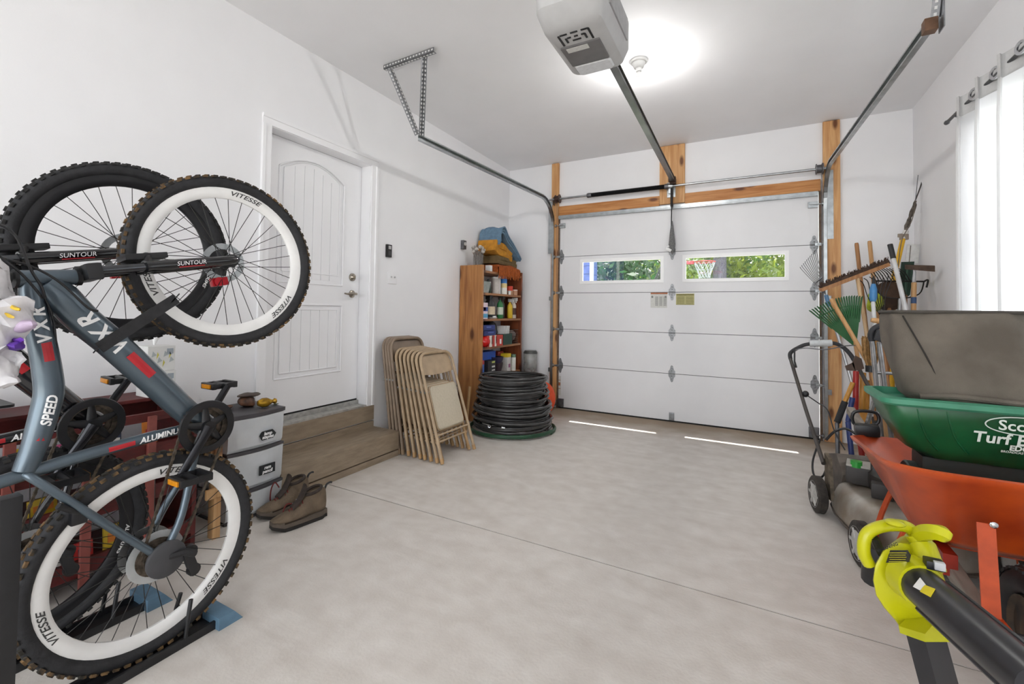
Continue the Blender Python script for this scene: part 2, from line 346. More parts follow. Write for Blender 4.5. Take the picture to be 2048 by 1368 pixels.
for i, x in enumerate((-2.123, .617)): struct('trim_%d' % (i+6), B().bb((x-.008, YB-.03, 0), (x+.012, YB-.001, 2.43)), DOORST, smooth=False, label='narrow brown stop strip at the %s edge of the garage door' % ('left', 'right')[i])

# ------------------------------------------------------------------ sectional garage door: door_2
GP = mat('garage_door_paint', '#e0e0e2', .45, var=.015, scale=4, bump=.02, bscale=200)
gd = thing('door_2', 'grey-white sectional garage door with two windows', 'garage door', ((GX0+GX1)/2, YB, 0), kind='structure')
YD0, YD1 = YB-.006, YB+.016
zs = [.012, .533, .990, 1.447, 1.904, 2.437]
GW = [(-1.843, -.847), (-.648, .359)]; WZ = (1.557, 1.86)
for k in range(5):
    z0, z1 = zs[k]+.003, zs[k+1]-.003
    b = B()
    if k == 3:
        xs = [GX0+.004, GW[0][0]+.03, GW[0][1]-.03, GW[1][0]+.03, GW[1][1]-.03, GX1-.004]
        for i in (0, 2, 4): b.bb((xs[i], YD0, z0), (xs[i+1], YD1, z1))
        for i in (1, 3): b.bb((xs[i], YD0, z0), (xs[i+1], YD1, WZ[0]+.03)).bb((xs[i], YD0, WZ[1]-.03), (xs[i+1], YD1, z1))
    else: b.bb((GX0+.004, YD0, z0), (GX1-.004, YD1, z1))
    for x0, x1 in ((GX0+.004, GX0+.075), (GX1-.075, GX1-.004)): b.bb((x0, YD0-.0015, z0), (x1, YD0+.001, z1))
    for j in range(9):
        z = z0+(z1-z0)*(j+.5)/9
        for x in (GX0+.035, GX1-.035): b.ell((x, YD0-.002, z), (.003, .0015, .003), 6)
    obj('section_panel', b, GP, gd, smooth=False)
WFR = mat('white_window_frame', '#f0f0f0', .35, var=.01)
for x0, x1 in GW:
    o = obj('window_frame', B().bb((x0, YD0-.008, WZ[0]), (x0+.036, YD0+.026, WZ[1])).bb((x1-.036, YD0-.008, WZ[0]), (x1, YD0+.026, WZ[1])).bb((x0+.036, YD0-.008, WZ[0]), (x1-.036, YD0+.026, WZ[0]+.036)).bb((x0+.036, YD0-.008, WZ[1]-.036), (x1-.036, YD0+.026, WZ[1])), WFR, gd, smooth=False)
    obj('pane', B().bb((x0+.034, YD0+.012, WZ[0]+.034), (x1-.034, YD0+.015, WZ[1]-.034)), GLASS, o, smooth=False)
obj('section_gap_backing', B().bb((GX0+.01, YD0+.006, .45), (GX1-.01, YD1-.004, 1.50)).bb((GX0+.01, YD0+.006, 1.86), (GX1-.01, YD1-.004, 2.2)), mat('grey_joint', '#5d5d5f', .7), gd, smooth=False)  # backing sheets added behind the section gaps to stop light leaking through
obj('bottom_seal', B().bb((GX0, YD0-.004, 0), (GX1, YD1+.004, .014)), mat('black_seal', '#151413', .8), gd, smooth=False)
obj('top_strut', B().prism([(0, 0), (-.035, 0), (-.035, .010), (-.046, .010), (-.046, .034), (-.035, .034), (-.035, .044), (0, .044)], (GX0+.01, YD0, 2.383), (0, 1, 0), (0, 0, 1), (GX1-GX0-.02, 0, 0)), STEEL, gd, smooth=False)
HING = mat('zinc_hinge', '#8f9092', .45, .85, var=.15, scale=60)
leaf = [(-.035, .0), (-.035, .028), (-.022, .045), (-.012, .085), (0, .095), (.012, .085), (.022, .045), (.035, .028), (.035, 0)]
def hinge(x, z, s=1):
    b = B().prism([(p[0]*s, p[1]*s) for p in leaf], (x, YD0, z), (1, 0, 0), (0, 0, 1), (0, -.004, 0)).prism([(p[0]*s, -p[1]*s) for p in leaf][::-1], (x, YD0, z), (1, 0, 0), (0, 0, 1), (0, -.004, 0))
    b.cyl((x-.035*s, YD0-.008, z), (x+.035*s, YD0-.008, z), .007, 10)
    for q in (.03, .06, -.03, -.06): b.ell((x, YD0-.006, z+q*s), (.006, .004, .006), 8)
    o = obj('hinge', b, HING, gd)
    return o
XC = -.757
for z in zs[1:5]:
    hinge(XC, z)
    for sx, x in ((-1, GX0+.04), (1, GX1-.04)):
        h = hinge(x, z); obj('roller', B().cyl((x+sx*.02, YD0-.03, z), (x+sx*.085, YD0-.03, z), .006, 10).cyl((x+sx*.072, YD0-.03, z), (x+sx*.09, YD0-.03, z), .022, 16).box((x+sx*.03, YD0-.018, z), (.05, .03, .025)), STEEL, h)
for sx, x in ((-1, GX0+.05), (1, GX1-.05)):
    obj('top_roller_bracket', B().box((x, YD0-.01, 2.30), (.08, .02, .06)).box((x, YD0-.025, 2.31), (.06, .03, .02)).cyl((x, YD0-.03, 2.30), (x+sx*.08, YD0-.03, 2.30), .006).cyl((x+sx*.07, YD0-.03, 2.30), (x+sx*.085, YD0-.03, 2.30), .02), STEEL, gd)
    obj('bottom_bracket', B().box((x, YD0-.012, .07), (.085, .024, .10), bev=.003).cyl((x, YD0-.03, .05), (x+sx*.075, YD0-.03, .05), .006).cyl((x+sx*.06, YD0-.03, .05), (x+sx*.076, YD0-.03, .05), .02), DSTEEL, gd)
obj('lift_handle', B().box((XC, YD0-.006, .06), (.055, .012, .085), bev=.003).box((XC, YD0-.018, .085), (.05, .02, .012), bev=.002), HING, gd)
PAPER = mat('white_sticker', '#cfcfca', .6, var=.05, scale=90); INK = mat('black_ink', '#222222', .6); YEL = mat('yellow_sticker', '#c3bd86', .6, var=.06, scale=80)
s = obj('warning_sticker', B().bb((-.99, YD0-.002, 1.27), (-.81, YD0, 1.435)), PAPER, gd, smooth=False)
b = B()
for i in range(3):
    for j in range(9): b.bb((-.94+i*.045, YD0-.003, 1.295+j*.012), (-.94+i*.045+.034, YD0-.002, 1.301+j*.012))
b.ell((-.972, YD0-.002, 1.395), (.012, .001, .014), 10).ell((-.825, YD0-.002, 1.395), (.011, .001, .012), 10); obj('print', b, mat('grey_ink', '#8a8a88', .7), s, smooth=False)
obj('orange_bar', B().bb((-.99, YD0-.003, 1.425), (-.805, YD0-.002, 1.443)), mat('orange_ink', '#a86a4a', .6), s, smooth=False)
s = obj('instruction_sticker', B().bb((-.715, YD0-.002, 1.305), (-.525, YD0, 1.43)), YEL, gd, smooth=False)
b = B()
for i in range(2):
    for j in range(6): b.bb((-.705+i*.092, YD0-.003, 1.32+j*.014), (-.705+i*.092+.08, YD0-.002, 1.326+j*.014))
b.bb((-.71, YD0-.003, 1.408), (-.53, YD0-.002, 1.424)).bb((-.713, YD0-.003, 1.306), (-.527, YD0-.002, 1.311)); obj('print', b, mat('olive_ink', '#8b8655', .7), s, smooth=False)
s = obj('warning_sticker', B().bb((GX0+.012, YD0-.003, .16), (GX0+.05, YD0-.001, .40)), PAPER, gd, smooth=False)
obj('print', B().bb((GX0+.015, YD0-.004, .345), (GX0+.047, YD0-.003, .352)).bb((GX0+.015, YD0-.004, .24), (GX0+.047, YD0-.003, .247)).bb((GX0+.018, YD0-.004, .28), (GX0+.044, YD0-.003, .32)), mat('orange_ink', '#a86a4a', .6), s, smooth=False)
# rolled net bag of the opener's pull rope hanging in front of the door
nb = thing('emergency_release_rope', 'pull rope with a grey net pouch and white handle hanging at the garage door', 'rope', (-.757, 5.19, 2.63))
b = B().tube(bez([(-.747, 5.17, 2.60), (-.752, 5.19, 2.4), (-.755, 5.2, 2.2), (-.752, 5.2, 2.14)], 6), .006, 8); obj('rope', b, BLACK, nb)
b = B().lathe([(.004, .0), (.012, -.05), (.022, -.12), (.032, -.2), (.036, -.26), (.03, -.30), (.016, -.345), (.002, -.375)], (-.748, 5.205, 2.235), (0, 0, 1), 14); b.disp(.006, 40); obj('net_pouch', b, mat('grey_mesh_net', '#8c8c8c', .8, var=.3, scale=150, alpha=.75), nb)
obj('pull_handle', B().tube([(-.805, 5.185, 1.93), (-.755, 5.185, 1.90)], .017, 10).cyl((-.80, 5.185, 1.945), (-.775, 5.185, 1.955), .008), mat('white_plastic', '#efefef', .4, var=.02), nb)

# ------------------------------------------------------------------ tracks
def cprof(side): # open C channel, opening toward the door
    w, d, t = .05, .028, .0025
    return [(0, -w/2), (side*d, -w/2), (side*d, -w/2+.01), (side*(d-t), -w/2+.01), (side*(d-t), -w/2+t), (side*t, -w/2+t), (side*t, w/2-t), (side*(d-t), w/2-t), (side*(d-t), w/2-.01), (side*d, w/2-.01), (side*d, w/2), (0, w/2)]
def sweep(b, path, prof):
    rings = []
    for i, p in enumerate(path):
        a = path[max(i-1, 0)]; c = path[min(i+1, len(path)-1)]; t = (c-a).normalized(); n = V((1, 0, 0)).cross(t).normalized()
        rings.append([p+V((q[0], 0, 0))+n*q[1] for q in prof])
    return b.loft(rings)
def angle_iron(b, p, q, w=.032, up=V((0, 0, 1)), holes=None):
    x, y, d = frame(V(q)-V(p), up)
    for u in (x, y): b.prism([(0, 0), (w, 0), (w, .003), (0, .003)] if u is x else [(0, 0), (.003, 0), (.003, w), (0, w)], p, x, y, V(q)-V(p))
    return b
PERF = mat('perforated_angle_steel', '#97989b', .42, .9, var=.12, scale=50); DOT = mat('light_through_holes', '#dcdcdc', .8, var=.01)
def perf(parent, p, q, name='hanger_angle', up=V((0, 0, 1))):
    b = angle_iron(B(), p, q, up=up); o = obj(name, b, PERF, parent, smooth=False)
    x, y, d = frame(V(q)-V(p), V(up)); L = (V(q)-V(p)).length; n = int(L/.028); h = B()
    for i in range(n):
        c = V(p)+d*(i+.5)*L/n
        for u, v in ((x, y), (y, x)): h.box(c+u*.017+v*.0015, (.011, .007, .014) if u is x else (.007, .011, .014), MX((x, y, d)).transposed())
    obj('hole', h, DOT, o, smooth=False)
for side, xv, near, lab in ((1, -2.205, V((-2.353, 2.785, 2.60)), 'galvanised door track along the left wall side, hung from the ceiling'), (-1, .668, V((.775, 2.78, 2.60)), 'galvanised door track on the right side, near the curtain')):
    tr = thing('door_track', lab, 'track', (xv, 5.2, 0), group='garage door tracks')
    yv = YD0-.03; z0 = .03; rr = .36; zh = 2.60
    b = sweep(B(), [V((xv, yv, z0)), V((xv, yv, 1.2)), V((xv, yv, zh-rr))], cprof(side)); obj('vertical_track', b, STEEL, tr, smooth=False)
    pth = [V((xv, yv, zh-rr))]+[V((xv-(0 if a < 1 else 0), yv-rr+rr*cos(a), zh-rr+rr*sin(a))) for a in [PI/2*k/10 for k in range(11)]]
    end = pth[-1]; pth += [end.lerp(near, k/4) for k in range(1, 5)]
    b = sweep(B(), pth, cprof(side)); obj('curved_track', b, STEEL, tr, smooth=False)
    for zb in (.45, 1.35): obj('track_bracket', B().bb((xv, yv-.02, zb), (xv-side*.03, YB-.036, zb+.05)), STEEL, tr, smooth=False)
    fl = xv+(-.004 if side > 0 else .004)
    angle_b = B().bb((min(fl, fl-side*.05), YB-.042, 1.95), (max(fl, fl-side*.05), YB-.037, 2.62)); obj('flag_bracket', angle_b, STEEL, tr, smooth=False)
    if side > 0:
        a0, a1 = V((-2.50, 2.535, H-.034)), V((-2.0, 2.52, H-.034))
        perf(tr, a0, a1); perf(tr, a0+V((.05, .03, 0)), near+V((0, .0, .03)), up=V((0, 1, 0))); perf(tr, V((-2.115, 2.56, H-.01)), near+V((.02, .02, .02)), up=V((0, -1, 0)))
    else:
        perf(tr, V((.80, 2.60, H-.005)), near+V((.02, 0, .03)), up=V((0, 1, 0))); obj('hanger_plate', B().box((.80, 2.77, 2.66), (.004, .07, .2)), PERF, tr, smooth=False)
        obj('end_bolt', B().box(near+V((-.012, .01, .0)), (.05, .05, .06), bev=.004), mat('rusty_steel', '#7a5c48', .6, .6, var=.2), tr)

# ------------------------------------------------------------------ torsion spring and shaft
ts = thing('torsion_spring', 'black torsion spring on a steel shaft above the garage door', 'spring', (-.757, 5.2, 2.60))
SY, SZ = 5.195, 2.628
obj('shaft', B().cyl((-2.23, SY, SZ), (.68, SY, SZ), .0127, 12), STEEL, ts)
pr = []
for k in range(150): pr += [(.023, k*.0059), (.0265, k*.0059+.003)]
obj('spring_coil', B().lathe(pr, (-1.71, SY, SZ), (1, 0, 0), 14), mat('black_spring_steel', '#2b2b2d', .45, .5, var=.25, scale=40), ts, angle=80)
obj('winding_cone', B().lathe([(.0, 0), (.026, 0), (.03, .012), (.028, .05), (.02, .06)], (-1.73, SY, SZ), (1, 0, 0), 14), DSTEEL, ts); obj('stationary_cone', B().lathe([(.02, 0), (.03, .01), (.03, .05), (.0, .055)], (-.835, SY, SZ), (1, 0, 0), 14), DSTEEL, ts)
obj('centre_bracket', B().box((-.765, SY+.03, SZ-.02), (.05, .06, .12), bev=.004).box((-.765, YB-.045, SZ-.03), (.09, .008, .17), bev=.002).cyl((-.79, SY, SZ), (-.74, SY, SZ), .028), STEEL, ts)
for x, m in ((-2.115, mat('rusty_drum', '#5d4640', .55, .6, var=.25)), (.606, DSTEEL)):
    obj('cable_drum', B().lathe([(.013, -.03), (.05, -.03), (.052, -.024), (.04, -.02), (.04, .014), (.055, .02), (.055, .03), (.013, .03)], (x, SY, SZ), (1, 0, 0), 20), m, ts)
    obj('lift_cable', B().cyl((x+(.02 if x > 0 else -.02), SY+.03, SZ), (x+(.02 if x > 0 else -.02), YD0-.02, .1), .0022, 6), DSTEEL, ts)
    obj('bearing_plate', B().box((x+(.06 if x > 0 else -.06), SY+.03, SZ-.02), (.004, .09, .1)), STEEL, ts, smooth=False)

# ------------------------------------------------------------------ ceiling-hung door opener
OPG = mat('opener_grey_shell', '#b9b9b9', .45, var=.03); OPD = mat('opener_dark_panel', '#6f6d6d', .5, var=.06)
op = thing('garage_door_opener', 'grey door opener with a long rail hanging from the ceiling', 'opener', (-.69, 2.05, 2.47))
def rr_(x0, x1, y0, y1, r, z, n=5):
    out = []
    for cx_, cy_, a0 in ((x1-r, y1-r, 0), (x0+r, y1-r, PI/2), (x0+r, y0+r, PI), (x1-r, y0+r, 3*PI/2)):
        out += [V((cx_+r*cos(a0+PI/2*k/n), cy_+r*sin(a0+PI/2*k/n), z)) for k in range(n+1)]
    return out
obj('housing', B().loft([rr_(-.80, -.585, 1.84, 2.235, .04, 2.47), rr_(-.825, -.555, 1.80, 2.26, .05, 2.485), rr_(-.84, -.53, 1.745, 2.27, .055, 2.54), rr_(-.845, -.525, 1.74, 2.25, .055, 2.66), rr_(-.82, -.55, 1.78, 2.2, .05, 2.70)]), OPG, op, angle=30)
s = obj('bottom_panel', B().bb((-.79, 1.955, 2.462), (-.60, 2.125, 2.475), .003), OPD, op)
obj('rating_label', B().bb((-.765, 1.965, 2.4605), (-.66, 2.00, 2.463)), PAPER, s, smooth=False)
obj('light_lens', B().loft([rr_(-.78, -.605, 2.135, 2.225, .02, 2.462), rr_(-.79, -.595, 2.13, 2.235, .02, 2.475)]), mat('clear_lens', '#d8dadc', .15, var=.05, scale=60), op)
b = B()
for (ax0, ax1, ay) in ((-.77, -.62, 1.865), (-.745, -.645, 1.895)):
    hw = ax1-ax0
    for q in range(3): b.bb((ax0+.012+q*hw/3, ay-.004, 2.4665), (ax0+.002+(q+1)*hw/3-.006, ay+.004, 2.472))
    b.bb((ax0, ay, 2.4665), (ax0+.009, 1.945 if ay < 1.88 else 1.93, 2.472)).bb((ax1-.009, ay, 2.4665), (ax1, 1.945 if ay < 1.88 else 1.93, 2.472))
b.bb((-.715, 1.918, 2.4665), (-.675, 1.926, 2.472)); obj('vent_slot', b, BLACK, op, smooth=False)
obj('side_cover', B().bb((-.530, 1.86, 2.55), (-.522, 2.17, 2.66), .003), mat('opener_side_cover', '#a5a5a6', .5), op)
obj('antenna_wire', B().tube(bez([(-.535, 1.86, 2.69), (-.50, 1.84, 2.72), (-.49, 1.82, 2.68), (-.50, 1.80, 2.70)], 5), .002, 6), BLACK, op)
for x in (-.80, -.57): obj('hanging_strap', B().bb((x-.002, 2.0, 2.68), (x+.002, 2.035, H-.001)), PERF, op, smooth=False)
RB, RE = V((-.693, 2.2, 2.665)), V((-.740, 5.22, 2.685))
obj('rail', B().beam(RB, RE, .045, .035, bev=.004), mat('opener_rail_steel', '#8d8d8e', .35, .9, var=.25, scale=6, stretch=(1, .4, 1)), op)
obj('drive_chain', B().tube([RB+V((.026, 0, .01)), RE+V((.026, -.05, .01))], .007, 8), mat('dark_chain', '#3a3531', .6, .5), op)
obj('header_bracket', B().box((-.742, 5.215, 2.68), (.06, .07, .07), bev=.004).box((-.742, 5.15, 2.69), (.075, .05, .05), bev=.003), mat('brown_bracket', '#4a352b', .6, .4), op)
obj('door_arm', B().beam((-.752, 5.19, 2.64), (-.755, 5.21, 2.40), .026, .012).cyl((-.745, 5.21, 2.42), (-.765, 5.21, 2.42), .008), mat('black_arm', '#1e1a18', .5, .4), op)

# ------------------------------------------------------------------ ceiling lamp
BULB = mat('glowing_bulb', (1, .985, .96), .3, var=0, emit=360); POR = mat('white_porcelain', '#e8e8e6', .35, var=.02)
for y_, lb in ((3.37, 'bare glowing bulb in a white ceiling lampholder near the opener'),):
    lp = thing('ceiling_lamp', lb, 'lamp', (-.727, y_, H))
    obj('lampholder', B().lathe([(0, -.0005), (.062, -.0005), (.063, -.012), (.058, -.018), (.048, -.02), (.036, -.055), (.022, -.062), (.021, -.085), (0, -.085)], (-.727, y_, H), (0, 0, 1), 28), POR, lp, angle=50)
    bs = obj('bulb_collar', B().lathe([(.013, 0), (.015, -.010), (.026, -.030), (.0305, -.042), (.0325, -.058), (0, -.058)], (-.727, y_, H-.0855), (0, 0, 1), 20), POR, lp, angle=50)
    obj('bulb', B().lathe([(.0323, -.0585), (.0295, -.076), (.018, -.091), (0, -.096)], (-.727, y_, H-.0855), (0, 0, 1), 20), BULB, lp, angle=80)

# ------------------------------------------------------------------ small wall fittings
t = thing('door_control', 'black garage door wall control beside the house door', 'wall control', (XL+.01, 3.0, 1.68))
obj('body', B().box((XL+.011, 3.0, 1.735), (.022, .062, .115), bev=.006), BLACK, t); obj('push_button', B().box((XL+.024, 3.0, 1.765), (.006, .03, .03), bev=.002), mat('grey_button', '#bdbdbd', .4), t)
obj('key_pad', B().box((XL+.0235, 3.0, 1.715), (.004, .034, .035), bev=.001), mat('dark_key', '#3a3a3c', .5), t)
t = thing('light_switch', 'white double toggle light switch plate on the left wall', 'switch', (XL+.005, 3.06, 1.44))
obj('plate', B().box((XL+.004, 3.06, 1.50), (.008, .115, .115), bev=.003), TRIM, t)
for y in (3.037, 3.083): obj('toggle', B().beam((XL+.008, y, 1.50), (XL+.020, y, 1.507), .009, .012, bev=.002), mat('grey_toggle', '#c9c9c9', .4), t)
t = thing('junction_box', 'small grey metal outlet box on the left wall above the bookcase', 'outlet box', (XL+.02, 4.17, 1.9))
obj('box', B().box((XL+.02, 4.175, 1.95), (.04, .06, .10), bev=.005), DSTEEL, t); obj('cover', B().cyl((XL+.04, 4.175, 1.96), (XL+.046, 4.175, 1.96), .02), mat('pale_cover', '#c8c8c6', .5), t)
# ================================================================== outside
GR = mat('sunlit_lawn', '#5f7a37', .9, var=.3, scale=6, col2='#3f5a26', bump=.4)
DRIVE = mat('concrete_drive', '#bcb8b0', .8, var=.08, scale=4)
struct('ground', B().bb((-40, 7.5, -.2), (40, 45, -.03)), GR, smooth=False, label='green lawn outside the garage')
struct('driveway', B().bb((-9, YB+.2, -.2), (9, 7.5, -.02)), DRIVE, smooth=False, label='concrete apron outside the garage door')
struct('rear_bounce_slab', B().bb((-14, -22, -.2), (14, YF, -.02)), DRIVE, smooth=False, label='unseen concrete slab added behind the doorway to bounce daylight in')  # unseen slab added past the rear doorway; sun bounces off it onto the ceiling
def leafmat(name, c1, c2):
    m = mat(name, c1, .55, var=.3, scale=1.3, col2=c2, lo=.4, hi=.6); b_ = m.node_tree.nodes['Principled BSDF']
    b_.inputs['Transmission Weight'].default_value = .0; nt = m.node_tree
    tr = nt.nodes.new('ShaderNodeBsdfTranslucent'); ad = nt.nodes.new('ShaderNodeMixShader'); ad.inputs[0].default_value = .45
    tr.inputs[0].default_value = (*[min(1, q*1.5) for q in hexc(c1)], 1)
    nt.links.new(b_.outputs[0], ad.inputs[1]); nt.links.new(tr.outputs[0], ad.inputs[2]); nt.links.new(ad.outputs[0], nt.nodes['Material Output'].inputs[0])
    return m
LM = [leafmat('leaf_green', '#3f5f24', '#263f1a'), leafmat('leaf_yellow_green', '#8a9638', '#566d26'), leafmat('leaf_deep_green', '#2b4b28', '#182f1e'), leafmat('leaf_lime', '#6d8232', '#3a5522')]
BARK = mat('grey_lavender_bark', '#5a5462', .9, var=.25, scale=14, bump=.5, stretch=(3, 3, .5)); BARKD = mat('dark_bark', '#4a4038', .9, var=.3, scale=14, bump=.5, stretch=(3, 3, .5))
rnd = random.Random(3)
def tree(x, y, h, rad, zc, mi, label, r0=.12, bark=BARKD, nleaf=1500, ls=.13):
    t = thing('leafy_tree', label, 'tree', (x, y, -.03), group='trees outside the garage')
    b = B().tube(bez([(x, y, -.03), (x+.05, y, h*.35), (x-.04, y+.05, h*.7), (x, y, h*.95)], 4), [r0*(1-.06*k) for k in range(13)], 10)
    obj('trunk', b, bark, t)
    b = B()
    for _ in range(5):
        a = rnd.uniform(0, 6.28); z = rnd.uniform(h*.3, h*.6); b.tube([(x, y, z), (x+rad*.6*cos(a), y+rad*.6*sin(a), z+rad*.6)], [r0*.4, r0*.12], 6)
    obj('branches', b, bark, t)
    b = B()
    cl = [(V((rnd.gauss(0, rad*.45), rnd.gauss(0, rad*.4), rnd.gauss(0, zc*.45))), rnd.uniform(.25, .5)*rad) for _ in range(24)]
    for _ in range(nleaf):
        c, cr = rnd.choice(cl); d = V((rnd.gauss(0, 1), rnd.gauss(0, 1), rnd.gauss(0, 1))).normalized()*cr*rnd.random()**.5
        p = V((x, y, h*.62))+c+d
        if p.z < .1: p.z = .1+rnd.random()*.5
        u = V((rnd.gauss(0, 1), rnd.gauss(0, 1), rnd.gauss(0, 1))).normalized(); v = u.orthogonal().normalized(); s = ls*rnd.uniform(.6, 1.3)
        b.quad(p-u*s, p-v*s*.45, p+u*s, p+v*s*.45)
    obj('foliage', b, LM[mi], t, smooth=False, kind='stuff')
for a in [(-5.2, 14.2, 4.6, 1.7, 1.8, 0, 'mid green tree seen at the left of the left door window'), (-3.3, 13.2, 4.2, 1.6, 1.7, 2, 'deep green tree in the middle of the left door window'), (-1.9, 14.5, 4.5, 1.5, 1.8, 3, 'lime green tree at the right of the left door window'),
          (-.1, 15.0, 4.6, 1.7, 1.8, 1, 'sunlit yellow-green tree behind the grey trunk'), (1.9, 13.6, 4.4, 1.5, 1.7, 0, 'green tree at the right of the right door window'), (-8.2, 15, 5, 2.2, 2, 3, 'lime tree far left beyond the garage'), (4.8, 15, 5, 2.2, 2, 2, 'deep green tree far right beyond the garage')]:
    tree(*a)
tree(-.72, 13.0, 7.5, 1.5, 1.2, 1, 'tall tree with a thick lavender grey trunk behind the hoop', .21, BARK, 700)
tree(1.05, 14.6, 6.5, 1.6, 2.2, 1, 'yellow-green tree with a thin dark trunk', .16, BARKD, 1300)
rnd2 = random.Random(5); b = B()
for _ in range(11000):
    p = V((rnd2.uniform(-14, 9), rnd2.uniform(16.5, 19), rnd2.uniform(0, 5.2))); u = V((rnd2.gauss(0, 1), rnd2.gauss(0, 1), rnd2.gauss(0, 1))).normalized(); v = u.orthogonal().normalized(); s = rnd2.uniform(.12, .26)
    b.quad(p-u*s, p-v*s*.5, p+u*s, p+v*s*.5)
obj('woodland', b, LM[3], smooth=False, kind='stuff', label='dense sunlit leaves of the wood behind the trees', cat='foliage')
# basketball hoop
hp = thing('basketball_hoop', 'basketball hoop with red rim and white net outside', 'basketball hoop', (-1.75, 10.6, -.03))
RC = P(1409, 524, d=10.3)
HB_ = RC+V((-.42, -.08, 0)); RO = lambda x, y, z: RC+V((x, y, z))
obj('pole', B().tube([V((RC.x-1.35, RC.y-.3, -.03)), V((RC.x-1.35, RC.y-.3, 1.3)), RO(-.9, -.2, -.1)], .05, 10), BLACK, hp)
obj('backboard', B().beam(RO(-.40, -.50, .30), RO(-.36, .38, .30), .70, .03), mat('backboard_acrylic', '#7f8a90', .2, var=.1), hp, smooth=False)
obj('support_arm', B().beam(RO(-.95, -.2, -.12), RO(-.38, -.06, -.02), .10, .05), BLACK, hp); obj('support_arm', B().beam(RO(-1.1, -.22, -.45), RO(-.40, -.06, -.10), .07, .05), BLACK, hp)
obj('bracket', B().box(RO(-.30, -.05, -.01), (.16, .12, .08), bev=.01), mat('red_paint', '#b3263a', .4), hp)
obj('rim', B().tube([RC+V((.228*cos(a), .228*sin(a), 0)) for a in [2*PI*k/28 for k in range(28)]], .013, 8, closed=True), mat('red_paint', '#b3263a', .4), hp)
b = B()
for k in range(12):
    for s in (1, -1):
        b.tube([RC+V((r*cos(a0+s*o), r*sin(a0+s*o), z)) for a0 in [2*PI*k/12] for r, o, z in ((.228, 0, 0), (.19, .26, -.12), (.15, .52, -.22), (.12, .78, -.32), (.12, 1.0, -.37))], .006, 5)
obj('net', b, mat('white_net', '#a9acb2', .8), hp)
# neighbour's blue shed corner
sh = thing('blue_shed', 'blue sided shed corner with white corner board', 'shed', (-3.55, 9.4, -.03))
SA, SB = P(1180, 540, y=9).x, P(1187, 540, y=9).x; BS = mat('blue_siding', '#46568c', .7, var=.15, scale=8)
for k in range(18): obj('siding_board', B().bb((-4.6, 9.0+.004*(k % 2), -.03+k*.17), (SA, 9.5, -.03+k*.17+.163)), BS, sh, smooth=False)
obj('corner_board', B().bb((SA, 8.98, -.03), (SB, 9.02, 3.05)), mat('grey_white_board', '#b9bcc0', .6), sh, smooth=False); obj('roof', B().prism([(-4.8, 3.03), (-2.75, 3.03), (-3.8, 3.7)], (0, 8.8, 0), (1, 0, 0), (0, 0, 1), (0, 1, 0)), mat('grey_shingle', '#6a6a6e', .9, var=.2), sh, smooth=False)
# ================================================================== bicycles standing on their rear wheels
MUDDY = mat('muddy_tread', '#7a5d3a', .95, var=.3, scale=22, col2='#2a2620', bump=.5, lo=.46, hi=.68); TREAD = mat('dry_tread', '#2e2d2c', .9, var=.3, scale=40, bump=.3)
GREYF = mat('gunmetal_frame_paint', '#55626c', .3, .55, var=.06, scale=5, coat=.4); BLKF = mat('black_frame_paint', '#1b1b1f', .2, .2, var=.1, scale=5, coat=.6)
WRIM = mat('white_rim_paint', '#e6e5e3', .3, var=.03, scale=15); BRIM = mat('black_rim', '#1d1d20', .35, .3, var=.1)
SPOKE = mat('dark_spoke', '#3b3a39', .45, .7, var=.1); LETW = mat('white_decal', '#e9e9e9', .4, var=.02); LETK = mat('black_decal', '#3a3a3a', .5, var=.05); LETR = mat('red_decal', '#b5202a', .4, var=.08)
REDA = mat('red_anodised', '#b51f2b', .3, .5, var=.1); CHAINM = mat('dirty_chain', '#6b6055', .6, .7, var=.3, scale=60); AMBER = mat('amber_reflector', '#d58a1a', .25, var=.1, scale=80)
X0 = -1.817; BR = V((X0, .797, 0))
def Q(u, v, dx=0): return P(u, v, x=X0+dx)
def QL(*l, dx=0): return [Q(*p, dx=dx) for p in l]
